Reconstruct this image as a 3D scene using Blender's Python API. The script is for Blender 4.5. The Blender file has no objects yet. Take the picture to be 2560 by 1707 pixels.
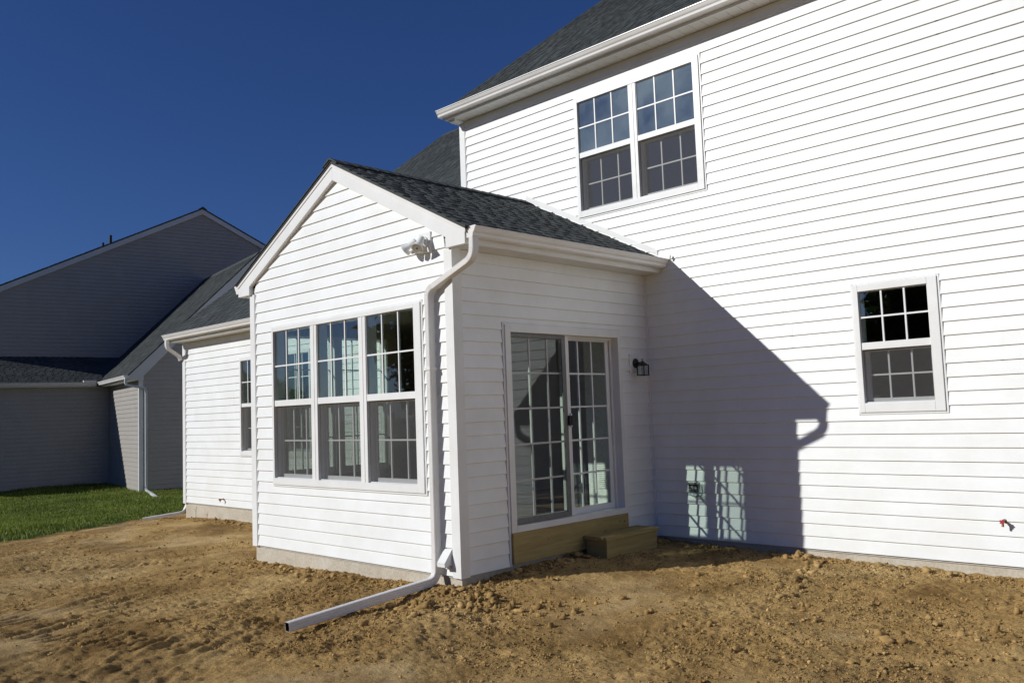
import bpy, bmesh, math, random
import numpy as np
from mathutils import Vector, Matrix

random.seed(7)
sc = bpy.context.scene
col = sc.collection

# ------------------------------------------------------------------ camera
cam_d = bpy.data.cameras.new('camera')
cam = bpy.data.objects.new('camera', cam_d)
col.objects.link(cam)
Rr = Vector((0.7121, 0.7012, -0.0363)); Uu = Vector((0.0827, -0.0324, 0.9961)); Ff = Vector((-0.6972, 0.7123, 0.0810))
mw = Matrix(((Rr.x, Uu.x, -Ff.x, 5.9772), (Rr.y, Uu.y, -Ff.y, -8.3896), (Rr.z, Uu.z, -Ff.z, 1.4802), (0, 0, 0, 1)))
cam.matrix_world = mw
cam_d.sensor_fit = 'HORIZONTAL'; cam_d.sensor_width = 36.0
cam_d.lens = 2161.527 / 2560 * 36.0
cam_d.clip_start = 0.05; cam_d.clip_end = 3000
sc.camera = cam

# ------------------------------------------------------------------ sky and sun
SUN = Vector((-0.586, -1.0, 0.5635)).normalized()          # towards the sun
sun_el = math.asin(SUN.z); sun_rot = math.atan2(SUN.x, SUN.y)
world = bpy.data.worlds.new('World'); sc.world = world; world.use_nodes = True
wn = world.node_tree.nodes; wl = world.node_tree.links
bg = wn['Background']
sky = wn.new('ShaderNodeTexSky'); sky.sky_type = 'NISHITA'; sky.sun_disc = False
sky.sun_elevation = sun_el; sky.sun_rotation = sun_rot
sky.altitude = 0; sky.air_density = 1.0; sky.dust_density = 0.3; sky.ozone_density = 6.5
tint = wn.new('ShaderNodeMix'); tint.data_type = 'RGBA'; tint.blend_type = 'MULTIPLY'; tint.inputs[0].default_value = 1.0
tint.inputs[7].default_value = (0.57, 0.715, 1.10, 1)          # deep polarised autumn blue, the whole dome alike
wl.new(sky.outputs[0], tint.inputs[6]); wl.new(tint.outputs[2], bg.inputs[0]); bg.inputs[1].default_value = 0.064
sd = bpy.data.lights.new('sun', 'SUN'); sd.energy = 4.8; sd.angle = math.radians(0.53); sd.color = (1.0, 0.985, 0.945)
sun = bpy.data.objects.new('sun', sd); col.objects.link(sun)
sun.rotation_euler = SUN.to_track_quat('Z', 'Y').to_euler()
sun.location = (-20, -30, 20)
vs = sc.view_settings
vs.view_transform = 'Standard'; vs.look = 'None'; vs.exposure = -0.28; vs.gamma = 1.0
try: vs.use_curve_mapping = False
except Exception: pass
sc.cycles.caustics_reflective = False; sc.cycles.caustics_refractive = False
sc.cycles.max_bounces = 10; sc.cycles.transparent_max_bounces = 24
sc.cycles.diffuse_bounces = 5; sc.cycles.glossy_bounces = 4
sc.cycles.sample_clamp_indirect = 6.0
try:
    sc.cycles.use_denoising = True
    sc.cycles.denoiser = 'OPENIMAGEDENOISE'
except Exception: pass

# ------------------------------------------------------------------ materials
MAT = {}
def new_mat(name):
    m = bpy.data.materials.new(name); m.use_nodes = True; MAT[name] = m
    nt = m.node_tree
    return m, nt, nt.nodes['Principled BSDF']
def N(nt, typ, **kw):
    n = nt.nodes.new(typ)
    for k, v in kw.items(): setattr(n, k, v)
    return n
def L(nt, a, b): nt.links.new(a, b)
def noise(nt, scale, detail=4, rough=0.55, vec=None, dist=0.0):
    n = N(nt, 'ShaderNodeTexNoise'); n.inputs['Scale'].default_value = scale
    n.inputs['Detail'].default_value = detail; n.inputs['Roughness'].default_value = rough
    n.inputs['Distortion'].default_value = dist
    if vec is not None: L(nt, vec, n.inputs['Vector'])
    return n
def ramp(nt, fac, stops):
    r = N(nt, 'ShaderNodeValToRGB'); e = r.color_ramp.elements
    while len(e) < len(stops): e.new(0.5)
    for i, (p, c) in enumerate(stops):
        e[i].position = p; e[i].color = (*c, 1) if len(c) == 3 else c
    L(nt, fac, r.inputs[0]); return r
def coords(nt, scale=(1, 1, 1), rot=(0, 0, 0)):
    g = N(nt, 'ShaderNodeNewGeometry'); mp = N(nt, 'ShaderNodeMapping')
    mp.inputs['Scale'].default_value = scale; mp.inputs['Rotation'].default_value = rot
    L(nt, g.outputs['Position'], mp.inputs['Vector']); return mp.outputs[0]
def bump(nt, b, height, strength, dist=0.01, prev=None):
    bp = N(nt, 'ShaderNodeBump'); bp.inputs['Strength'].default_value = strength; bp.inputs['Distance'].default_value = dist
    L(nt, height, bp.inputs['Height'])
    if prev is not None: L(nt, prev, bp.inputs['Normal'])
    L(nt, bp.outputs[0], b.inputs['Normal']); return bp.outputs[0]
def mixc(nt, fac, a, b, mode='MIX'):
    m = N(nt, 'ShaderNodeMix', data_type='RGBA', blend_type=mode)
    for s, v in ((0, fac), (6, a), (7, b)):
        if isinstance(v, (int, float)): m.inputs[s].default_value = v
        elif isinstance(v, tuple): m.inputs[s].default_value = (*v, 1)
        else: L(nt, v, m.inputs[s])
    return m.outputs[2]

def vinyl(name, colr, rough=0.42, var=0.05):
    m, nt, b = new_mat(name)
    w = noise(nt, 1.0, 3, 0.5, coords(nt, (0.55, 0.55, 2.0)))
    fine = noise(nt, 60.0, 2, 0.5, coords(nt, (0.12, 0.12, 1.0)))
    isl = N(nt, 'ShaderNodeNewGeometry')
    c1 = tuple(x * (1 - var) for x in colr); 
    cr = ramp(nt, isl.outputs['Random Per Island'], [(0.0, c1), (1.0, colr)])
    dirt = ramp(nt, noise(nt, 2.3, 5, 0.65, coords(nt)).outputs[0], [(0.35, (0.93, 0.92, 0.9)), (0.65, (1, 1, 1))])
    L(nt, mixc(nt, 1.0, cr.outputs[0], dirt.outputs[0], 'MULTIPLY'), b.inputs['Base Color'])
    b.inputs['Roughness'].default_value = rough; b.inputs['Specular IOR Level'].default_value = 0.35
    p = bump(nt, b, w.outputs[0], 0.35, 0.02)
    bump(nt, b, fine.outputs[0], 0.08, 0.002, p)
    return m
vinyl('siding_white', (0.828, 0.848, 0.842), 0.42, 0.03)
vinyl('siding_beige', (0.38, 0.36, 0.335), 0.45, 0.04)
vinyl('trim_white', (0.79, 0.80, 0.79), 0.38, 0.02)
vinyl('trim_grey', (0.62, 0.64, 0.64), 0.4, 0.02)
vinyl('metal_white', (0.80, 0.79, 0.765), 0.3, 0.02)
vinyl('soffit_white', (0.74, 0.73, 0.70), 0.45, 0.03)

def plain(name, c, rough=0.5, metal=0.0, spec=0.5, nv=0.15, ns=20):
    m, nt, b = new_mat(name)
    n = noise(nt, ns, 4, 0.6, coords(nt))
    r = ramp(nt, n.outputs[0], [(0.3, tuple(x * (1 - nv) for x in c)), (0.7, tuple(min(1, x * (1 + nv)) for x in c))])
    L(nt, r.outputs[0], b.inputs['Base Color'])
    b.inputs['Roughness'].default_value = rough; b.inputs['Metallic'].default_value = metal
    b.inputs['Specular IOR Level'].default_value = spec
    return m
plain('black_metal', (0.012, 0.012, 0.013), 0.4)
plain('black_plastic', (0.015, 0.015, 0.016), 0.3)
plain('grey_aluminium', (0.16, 0.16, 0.155), 0.45, 0.2)
plain('red_paint', (0.42, 0.02, 0.03), 0.5)
plain('brass', (0.20, 0.11, 0.06), 0.5, 0.7)
plain('copper', (0.30, 0.11, 0.05), 0.45, 0.8)
plain('lamp_lens', (0.62, 0.60, 0.55), 0.15)
plain('interior_paint', (0.42, 0.40, 0.35), 0.7)
plain('interior_white', (0.78, 0.78, 0.75), 0.5)
plain('ceiling_paint', (0.5, 0.5, 0.48), 0.8)
plain('dark_carpet', (0.10, 0.085, 0.07), 0.9)
plain('bark', (0.09, 0.065, 0.045), 0.9)

# shingles
m, nt, b = new_mat('shingle')
g = N(nt, 'ShaderNodeNewGeometry')
r = ramp(nt, g.outputs['Random Per Island'], [(0.0, (0.047, 0.054, 0.054)), (0.5, (0.060, 0.068, 0.068)), (1.0, (0.075, 0.085, 0.083))])
gr = noise(nt, 420, 2, 0.7, coords(nt))
gr2 = ramp(nt, gr.outputs[0], [(0.3, (0.75, 0.75, 0.75)), (0.7, (1.25, 1.25, 1.25))])
bl = ramp(nt, noise(nt, 1.3, 3, 0.6, coords(nt)).outputs[0], [(0.3, (0.8, 0.8, 0.8)), (0.7, (1.15, 1.15, 1.15))])
L(nt, mixc(nt, 1.0, mixc(nt, 1.0, r.outputs[0], gr2.outputs[0], 'MULTIPLY'), bl.outputs[0], 'MULTIPLY'), b.inputs['Base Color'])
b.inputs['Roughness'].default_value = 0.85; b.inputs['Specular IOR Level'].default_value = 0.25
bump(nt, b, gr.outputs[0], 0.25, 0.003)

# concrete
m, nt, b = new_mat('concrete')
n1 = noise(nt, 3.0, 6, 0.65, coords(nt)); n2 = noise(nt, 40, 4, 0.6, coords(nt))
r = ramp(nt, n1.outputs[0], [(0.3, (0.42, 0.365, 0.275)), (0.55, (0.52, 0.47, 0.38)), (0.75, (0.55, 0.52, 0.45))])
ri = ramp(nt, n2.outputs[0], [(0.35, (0.85, 0.85, 0.85)), (0.6, (1.05, 1.05, 1.05))])
L(nt, mixc(nt, 1.0, r.outputs[0], ri.outputs[0], 'MULTIPLY'), b.inputs['Base Color'])
b.inputs['Roughness'].default_value = 0.9
bump(nt, b, n2.outputs[0], 0.4, 0.006)

# treated lumber (grain along world y)
m, nt, b = new_mat('lumber')
v = coords(nt, (14, 1.1, 14))
n1 = noise(nt, 2.2, 5, 0.6, v, 1.2)
wv = N(nt, 'ShaderNodeTexWave'); wv.wave_type = 'BANDS'; wv.bands_direction = 'Z'
wv.inputs['Scale'].default_value = 0.25; wv.inputs['Distortion'].default_value = 9.0; wv.inputs['Detail'].default_value = 3
L(nt, v, wv.inputs['Vector'])
r = ramp(nt, n1.outputs[0], [(0.25, (0.29, 0.212, 0.078)), (0.5, (0.365, 0.278, 0.108)), (0.75, (0.43, 0.335, 0.142))])
r2 = ramp(nt, wv.outputs[0], [(0.0, (0.92, 0.90, 0.86)), (0.6, (1, 1, 1))])
L(nt, mixc(nt, 1.0, r.outputs[0], r2.outputs[0], 'MULTIPLY'), b.inputs['Base Color'])
b.inputs['Roughness'].default_value = 0.75
bump(nt, b, n1.outputs[0], 0.3, 0.004)
plain('wood_knot', (0.07, 0.04, 0.018), 0.8)

# wooden floor inside
m, nt, b = new_mat('floor_wood')
n1 = noise(nt, 3, 5, 0.6, coords(nt, (1, 9, 1)))
r = ramp(nt, n1.outputs[0], [(0.3, (0.16, 0.10, 0.055)), (0.7, (0.30, 0.20, 0.11))])
L(nt, r.outputs[0], b.inputs['Base Color']); b.inputs['Roughness'].default_value = 0.35

# soil / lawn ground
def dirt_color(nt):
    big = noise(nt, 0.55, 5, 0.6, coords(nt))
    mid = noise(nt, 3.2, 6, 0.65, coords(nt))
    fin = noise(nt, 55, 5, 0.7, coords(nt))
    a = ramp(nt, big.outputs[0], [(0.3, (0.45, 0.280, 0.104)), (0.5, (0.555, 0.366, 0.145)), (0.72, (0.64, 0.455, 0.205))])
    bb = ramp(nt, mid.outputs[0], [(0.3, (0.72, 0.70, 0.66)), (0.55, (1.02, 1.01, 1.0)), (0.75, (1.22, 1.24, 1.28))])
    cc = ramp(nt, fin.outputs[0], [(0.3, (0.66, 0.65, 0.64)), (0.65, (1.12, 1.12, 1.12))])
    return mixc(nt, 1.0, mixc(nt, 1.0, a.outputs[0], bb.outputs[0], 'MULTIPLY'), cc.outputs[0], 'MULTIPLY'), fin
m, nt, b = new_mat('soil')
dc, fin = dirt_color(nt)
geo = N(nt, 'ShaderNodeNewGeometry'); sx = N(nt, 'ShaderNodeSeparateXYZ'); L(nt, geo.outputs['Position'], sx.inputs[0])
nb = noise(nt, 1.6, 4, 0.6, coords(nt))
ma = N(nt, 'ShaderNodeMath', operation='MULTIPLY_ADD'); L(nt, nb.outputs[0], ma.inputs[0]); ma.inputs[1].default_value = 1.2; L(nt, sx.outputs[0], ma.inputs[2])
my = N(nt, 'ShaderNodeMath', operation='MULTIPLY_ADD'); L(nt, sx.outputs[1], my.inputs[0]); my.inputs[1].default_value = 0.2; L(nt, ma.outputs[0], my.inputs[2])
mr = N(nt, 'ShaderNodeMapRange'); L(nt, my.outputs[0], mr.inputs[0])
mr.inputs[1].default_value = -10.55; mr.inputs[2].default_value = -10.25
turf = ramp(nt, noise(nt, 8, 5, 0.7, coords(nt)).outputs[0], [(0.3, (0.018, 0.035, 0.008)), (0.7, (0.05, 0.085, 0.018))])
at = N(nt, 'ShaderNodeAttribute'); at.attribute_name = 'crumbly'
cm_ = N(nt, 'ShaderNodeMapRange'); L(nt, at.outputs['Fac'], cm_.inputs[0]); cm_.inputs[1].default_value = 0.05; cm_.inputs[2].default_value = 0.45
cm_.inputs[3].default_value = 0.5; cm_.inputs[4].default_value = 0.0
pn_ = ramp(nt, noise(nt, 1.1, 5, 0.62, coords(nt), 0.6).outputs[0], [(0.42, (0, 0, 0)), (0.62, (1, 1, 1))])
pf = N(nt, 'ShaderNodeMath', operation='MULTIPLY'); L(nt, cm_.outputs[0], pf.inputs[0]); L(nt, pn_.outputs[0], pf.inputs[1])
dc2 = mixc(nt, pf.outputs[0], dc, (0.72, 0.54, 0.29))          # dry compacted crust
damp = ramp(nt, noise(nt, 0.9, 4, 0.7, coords(nt, (1, 1, 1), (0, 0, 0.7))).outputs[0], [(0.36, (0.58, 0.545, 0.51)), (0.55, (1, 1, 1))])
dc2 = mixc(nt, 1.0, dc2, damp.outputs[0], 'MULTIPLY')
L(nt, mixc(nt, mr.outputs[0], turf.outputs[0], dc2), b.inputs['Base Color'])
b.inputs['Roughness'].default_value = 0.95; b.inputs['Specular IOR Level'].default_value = 0.12
f2 = noise(nt, 190, 3, 0.7, coords(nt))
p = bump(nt, b, fin.outputs[0], 1.0, 0.022)
bump(nt, b, f2.outputs[0], 0.9, 0.006, p)
m, nt, b = new_mat('clod')
dc, fin = dirt_color(nt)
g = N(nt, 'ShaderNodeNewGeometry')
rr = ramp(nt, g.outputs['Random Per Island'], [(0.0, (0.52, 0.50, 0.48)), (0.92, (0.86, 0.86, 0.86)), (1.0, (1.05, 1.08, 1.15))])
L(nt, mixc(nt, 1.0, dc, rr.outputs[0], 'MULTIPLY'), b.inputs['Base Color'])
b.inputs['Roughness'].default_value = 0.95; b.inputs['Specular IOR Level'].default_value = 0.12
bump(nt, b, fin.outputs[0], 0.6, 0.006)

# grass and leaves
def leafy(name, stops, trans=0.35):
    m, nt, b = new_mat(name)
    g = N(nt, 'ShaderNodeNewGeometry')
    r = ramp(nt, g.outputs['Random Per Island'], stops)
    pa = ramp(nt, noise(nt, 0.8, 4, 0.6, coords(nt)).outputs[0], [(0.3, (0.7, 0.75, 0.7)), (0.7, (1.25, 1.2, 1.1))])
    cc = mixc(nt, 1.0, r.outputs[0], pa.outputs[0], 'MULTIPLY')
    L(nt, cc, b.inputs['Base Color']); b.inputs['Roughness'].default_value = 0.6; b.inputs['Specular IOR Level'].default_value = 0.3
    tr = N(nt, 'ShaderNodeBsdfTranslucent'); L(nt, cc, tr.inputs[0])
    mx = N(nt, 'ShaderNodeMixShader'); mx.inputs[0].default_value = trans
    L(nt, b.outputs[0], mx.inputs[1]); L(nt, tr.outputs[0], mx.inputs[2])
    L(nt, mx.outputs[0], nt.nodes['Material Output'].inputs[0])
leafy('grass', [(0.0, (0.09, 0.14, 0.018)), (0.5, (0.18, 0.25, 0.034)), (0.9, (0.26, 0.31, 0.06)), (1.0, (0.48, 0.43, 0.18))])
leafy('leaf_green', [(0.0, (0.025, 0.05, 0.012)), (0.6, (0.05, 0.09, 0.02)), (1.0, (0.10, 0.12, 0.03))])
leafy('leaf_autumn', [(0.0, (0.05, 0.045, 0.015)), (0.6, (0.11, 0.06, 0.02)), (1.0, (0.16, 0.08, 0.03))])

# glass: thin sheet, Schlick reflection over tinted transmission
def glass(name, tint=(0.905, 0.955, 0.925), base=0.088, dust=0.0, dustc=(0.5, 0.52, 0.53), gain=1.0):
    m, nt, b = new_mat(name)
    nt.nodes.remove(b)
    g = N(nt, 'ShaderNodeNewGeometry')
    dp = N(nt, 'ShaderNodeVectorMath', operation='DOT_PRODUCT'); L(nt, g.outputs['Incoming'], dp.inputs[0]); L(nt, g.outputs['Normal'], dp.inputs[1])
    ab = N(nt, 'ShaderNodeMath', operation='ABSOLUTE'); L(nt, dp.outputs['Value'], ab.inputs[0])
    om = N(nt, 'ShaderNodeMath', operation='SUBTRACT'); om.inputs[0].default_value = 1.0; L(nt, ab.outputs[0], om.inputs[1])
    pw = N(nt, 'ShaderNodeMath', operation='POWER'); L(nt, om.outputs[0], pw.inputs[0]); pw.inputs[1].default_value = 5.0
    fm = N(nt, 'ShaderNodeMath', operation='MULTIPLY_ADD', use_clamp=True); L(nt, pw.outputs[0], fm.inputs[0]); fm.inputs[1].default_value = 0.9 * gain; fm.inputs[2].default_value = base
    tr = N(nt, 'ShaderNodeBsdfTransparent'); tr.inputs[0].default_value = (*tint, 1)
    gl = N(nt, 'ShaderNodeBsdfGlossy'); gl.inputs['Roughness'].default_value = 0.0; gl.inputs['Color'].default_value = (0.95, 0.97, 1, 1)
    nb = noise(nt, 0.5, 2, 0.5, coords(nt)); bp = N(nt, 'ShaderNodeBump'); bp.inputs['Strength'].default_value = 0.02; bp.inputs['Distance'].default_value = 0.05
    L(nt, nb.outputs[0], bp.inputs['Height']); L(nt, bp.outputs[0], gl.inputs['Normal'])
    mx = N(nt, 'ShaderNodeMixShader'); L(nt, fm.outputs[0], mx.inputs[0]); L(nt, tr.outputs[0], mx.inputs[1]); L(nt, gl.outputs[0], mx.inputs[2])
    out = mx.outputs[0]
    if dust > 0:
        n1 = noise(nt, 1.6, 3, 0.6, coords(nt)); n2 = noise(nt, 90, 3, 0.8, coords(nt))
        r1 = ramp(nt, n1.outputs[0], [(0.32, (0.12, 0.12, 0.12)), (0.72, (1, 1, 1))])
        r2 = ramp(nt, n2.outputs[0], [(0.3, (0.6, 0.6, 0.6)), (0.7, (1, 1, 1))])
        mm = N(nt, 'ShaderNodeMath', operation='MULTIPLY'); L(nt, r1.outputs[0], mm.inputs[0]); L(nt, r2.outputs[0], mm.inputs[1])
        ms = N(nt, 'ShaderNodeMath', operation='MULTIPLY'); L(nt, mm.outputs[0], ms.inputs[0]); ms.inputs[1].default_value = dust
        df = N(nt, 'ShaderNodeBsdfDiffuse'); df.inputs[0].default_value = (*dustc, 1)
        m2 = N(nt, 'ShaderNodeMixShader'); L(nt, ms.outputs[0], m2.inputs[0]); L(nt, out, m2.inputs[1]); L(nt, df.outputs[0], m2.inputs[2])
        out = m2.outputs[0]
    L(nt, out, nt.nodes['Material Output'].inputs[0])
glass('window_glass')
glass('dusty_glass', tint=(0.85, 0.9, 0.9), base=0.13, dust=0.42, dustc=(0.34, 0.42, 0.45))
glass('clear_plastic', tint=(0.85, 0.88, 0.88), base=0.08)
def screen_mat(name, fac, c):
    m, nt, b = new_mat(name)
    sn = noise(nt, 25, 3, 0.6, coords(nt)); srp = ramp(nt, sn.outputs[0], [(0.3, tuple(x * .85 for x in c)), (0.7, c)]); L(nt, srp.outputs[0], b.inputs['Base Color'])
    b.inputs['Roughness'].default_value = 0.7
    tr = N(nt, 'ShaderNodeBsdfTransparent'); mx = N(nt, 'ShaderNodeMixShader'); mx.inputs[0].default_value = fac
    L(nt, tr.outputs[0], mx.inputs[1]); L(nt, b.outputs[0], mx.inputs[2]); L(nt, mx.outputs[0], nt.nodes['Material Output'].inputs[0])
screen_mat('insect_screen', 0.40, (0.082, 0.080, 0.078))
screen_mat('door_screen', 0.22, (0.05, 0.048, 0.047))

# ------------------------------------------------------------------ helpers
class Fr:
    """wall frame: s along the wall, d outwards, z up"""
    def __init__(self, o, S, D): self.o = o; self.S = S; self.D = D
    def p(self, s, d, z):
        return (self.o[0] + s * self.S[0] + d * self.D[0], self.o[1] + s * self.S[1] + d * self.D[1], z)
WORLD = Fr((0, 0), (1, 0), (0, 1))

class MB:
    def __init__(self): self.v = []; self.f = []
    def add(self, vs_, fs):
        n = len(self.v); self.v += vs_; self.f += [tuple(n + i for i in f) for f in fs]
    def box(self, fr, s0, s1, d0, d1, z0, z1):
        c = [fr.p(s, d, z) for z in (z0, z1) for d in (d0, d1) for s in (s0, s1)]
        self.add(c, [(0, 1, 3, 2), (4, 6, 7, 5), (0, 4, 5, 1), (2, 3, 7, 6), (0, 2, 6, 4), (1, 5, 7, 3)])
    def hexa(self, pts):
        """pts: 4 bottom + 4 top, same winding"""
        self.add([tuple(p) for p in pts], [(3, 2, 1, 0), (4, 5, 6, 7), (0, 1, 5, 4), (1, 2, 6, 5), (2, 3, 7, 6), (3, 0, 4, 7)])
    def prism(self, fr, poly, d0, d1):
        """poly in (s,z), extruded along d"""
        n = len(poly)
        a = [fr.p(s, d0, z) for s, z in poly]; b_ = [fr.p(s, d1, z) for s, z in poly]
        self.add(a + b_, [tuple(range(n)), tuple(range(2 * n - 1, n - 1, -1))] + [(i, (i + 1) % n, n + (i + 1) % n, n + i) for i in range(n)])
    def extrude_s(self, fr, poly, s0, s1):
        """poly in (d,z), extruded along s"""
        n = len(poly)
        a = [fr.p(s0, d, z) for d, z in poly]; b_ = [fr.p(s1, d, z) for d, z in poly]
        self.add(a + b_, [tuple(range(n)), tuple(range(2 * n - 1, n - 1, -1))] + [(i, (i + 1) % n, n + (i + 1) % n, n + i) for i in range(n)])
    def quad(self, pts): self.add([tuple(p) for p in pts], [tuple(range(len(pts)))])
    def rings(self, rings, closed_ends=True):
        n = len(rings[0]); base = len(self.v)
        for r_ in rings: self.v += [tuple(p) for p in r_]
        for k in range(len(rings) - 1):
            for i in range(n):
                j = (i + 1) % n
                self.f.append((base + k * n + i, base + k * n + j, base + (k + 1) * n + j, base + (k + 1) * n + i))
        if closed_ends:
            self.f.append(tuple(base + i for i in reversed(range(n))))
            self.f.append(tuple(base + (len(rings) - 1) * n + i for i in range(n)))
    def lathe(self, O, axis, prof, seg=20, closed=True):
        ax = Vector(axis).normalized(); t = ax.orthogonal().normalized(); q = ax.cross(t)
        O = Vector(O)
        self.rings([[O + ax * h + (t * math.cos(a) + q * math.sin(a)) * r_ for a in [2 * math.pi * i / seg for i in range(seg)]] for r_, h in prof], closed)
    def tube(self, pts, r_, seg=8):
        pts = [Vector(p) for p in pts]; rs = []
        ref = None
        for i, p in enumerate(pts):
            t = (pts[min(i + 1, len(pts) - 1)] - pts[max(i - 1, 0)]).normalized()
            if ref is None: ref = t.orthogonal().normalized()
            ref = (ref - t * ref.dot(t)).normalized(); q = t.cross(ref)
            rs.append([p + (ref * math.cos(a) + q * math.sin(a)) * r_ for a in [2 * math.pi * k / seg for k in range(seg)]])
        self.rings(rs)
    def build(self, name, mat, parent=None, smooth=False, bevel=0.0, recalc=True):
        me = bpy.data.meshes.new(name)
        me.from_pydata([tuple(v) for v in self.v], [], self.f)
        if recalc:
            bm = bmesh.new(); bm.from_mesh(me); bmesh.ops.recalc_face_normals(bm, faces=bm.faces)
            bm.to_mesh(me); bm.free()
        me.materials.append(MAT[mat])
        if smooth:
            me.polygons.foreach_set('use_smooth', [True] * len(me.polygons))
            try: me.set_sharp_from_angle(angle=math.radians(40))
            except Exception: pass
        o = bpy.data.objects.new(name, me); col.objects.link(o)
        put(o, parent)
        if bevel:
            md = o.modifiers.new('bevel', 'BEVEL'); md.width = bevel; md.segments = 2; md.limit_method = 'ANGLE'
        return o
ROOTLOC = {}
def put(o, parent):
    if parent is None: return
    o.parent = parent
    r_ = parent
    while r_.parent is not None: r_ = r_.parent
    if parent is r_ and r_.name in ROOTLOC:
        o.matrix_parent_inverse = Matrix.Translation(-Vector(ROOTLOC[r_.name]))
def thing(name, label, cat, loc, group=None):
    o = bpy.data.objects.new(name, None); col.objects.link(o)
    o.location = loc; o.empty_display_size = 0.2
    ROOTLOC[o.name] = loc
    o['label'] = label; o['category'] = cat
    if group: o['group'] = group
    return o
def tag(o, label, cat, group=None):
    o['label'] = label; o['category'] = cat
    if group: o['group'] = group
    return o
def structure(o): o['kind'] = 'structure'; return o
def stuff(o): o['kind'] = 'stuff'; return o

EX = 0.127          # course exposure of the siding

def siding(wall, fr, s0, s1, z0, z1, opens, mat, lim=None, seam=0.0, rng=random):
    """every course of lapped siding is a plank of its own, notched round the openings"""
    n = int(math.ceil((z1 - z0) / EX - 1e-6))
    soff = 0
    for i in range(n):
        za, zb = z0 + i * EX, min(z0 + (i + 1) * EX, z1)
        full = z0 + (i + 1) * EX
        dep = lambda z: 0.0035 + 0.0150 * (full - z) / EX
        cuts = {s0, s1}
        for a, b_, c, d in opens:
            if d > za + 1e-4 and c < zb - 1e-4:
                cuts |= {min(max(a, s0), s1), min(max(b_, s0), s1)}
        seams = []
        if seam:
            if i % 2 == 0: soff = rng.uniform(0.3, seam)
            x = s0 + soff
            while x < s1 - 0.4:
                if all(x < a - 0.1 or x > b_ + 0.1 for a, b_, c, d in opens): seams.append(x)
                x += seam
            cuts |= set(seams)
        cuts = sorted(cuts)
        planks = []; prev = None
        for a, b_ in zip(cuts[:-1], cuts[1:]):
            if b_ - a < 1e-4: continue
            rngs = [(za, zb)]
            for oa, ob, oc, od in opens:
                if oa < b_ - 1e-5 and ob > a + 1e-5:
                    nr = []
                    for p0, p1 in rngs:
                        if od <= p0 or oc >= p1: nr.append((p0, p1)); continue
                        if oc > p0 + 0.006: nr.append((p0, oc))
                        if od < p1 - 0.006: nr.append((od, p1))
                    rngs = nr
            if not rngs: prev = None; continue
            if prev is None or a in seams: planks.append([])
            for p0, p1 in rngs: planks[-1].append((a, b_, p0, p1))
            prev = rngs
        for pi, pl in enumerate(planks):
            mb = MB()
            ends = max(q[1] for q in pl); lapped = any(abs(ends - x) < 1e-6 for x in seams)
            for a, b_, p0, p1 in pl:
                ex = 0.0
                if lapped and abs(b_ - ends) < 1e-6: b_ += 0.025
                if lapped: ex = 0.0004 * (len(planks) - pi)
                ab, bb, at, bt = a, b_, a, b_
                if lim:
                    l0, r0 = lim(p0); l1, r1 = lim(p1)
                    if r0 - l0 < 0.02: continue
                    if r1 < l1: l1 = r1 = (l1 + r1) / 2
                    ab, bb, at, bt = max(a, l0), min(b_, r0), max(a, l1), min(b_, r1)
                    if bb - ab < 0.005: continue
                    if bt < at: at = bt = (at + bt) / 2
                d0, d1 = dep(p0) + ex, dep(p1) + ex
                lip = 0.0015 if p0 == za else 0
                mb.hexa([fr.p(ab, 0, p0), fr.p(bb, 0, p0), fr.p(bb, d0 - lip, p0), fr.p(ab, d0 - lip, p0),
                         fr.p(at, 0, p1), fr.p(bt, 0, p1), fr.p(bt, d1, p1), fr.p(at, d1, p1)]) if not lip else \
                mb.rings([[fr.p(ab, 0, p0), fr.p(bb, 0, p0), fr.p(bb, d0 - lip, p0), fr.p(ab, d0 - lip, p0)],
                          [fr.p(ab, 0, p0 + 0.002), fr.p(bb, 0, p0 + 0.002), fr.p(bb, d0, p0 + 0.002), fr.p(ab, d0, p0 + 0.002)],
                          [fr.p(at, 0, p1), fr.p(bt, 0, p1), fr.p(bt, d1, p1), fr.p(at, d1, p1)]])
            if mb.v: mb.build('siding_plank', mat, wall)

def backing(name, fr, s0, s1, z0, z1, opens, mat, parent, t=0.15, extra=None):
    """solid wall with real openings"""
    mb = MB()
    ss = sorted({s0, s1} | {min(max(x, s0), s1) for o in opens for x in o[:2]})
    zs = sorted({z0, z1} | {min(max(x, z0), z1) for o in opens for x in o[2:]})
    for a, b_ in zip(ss[:-1], ss[1:]):
        run = None
        cells = []
        for c, d in zip(zs[:-1], zs[1:]):
            ms, mz = (a + b_) / 2, (c + d) / 2
            if any(o[0] < ms < o[1] and o[2] < mz < o[3] for o in opens): run = None; continue
            if run is None: cells.append([c, d]); run = True
            else: cells[-1][1] = d
        for c, d in cells: mb.box(fr, a, b_, -t, 0, c, d)
    if extra: mb.prism(fr, extra, -t, 0)
    return mb.build(name, mat, parent)

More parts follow.
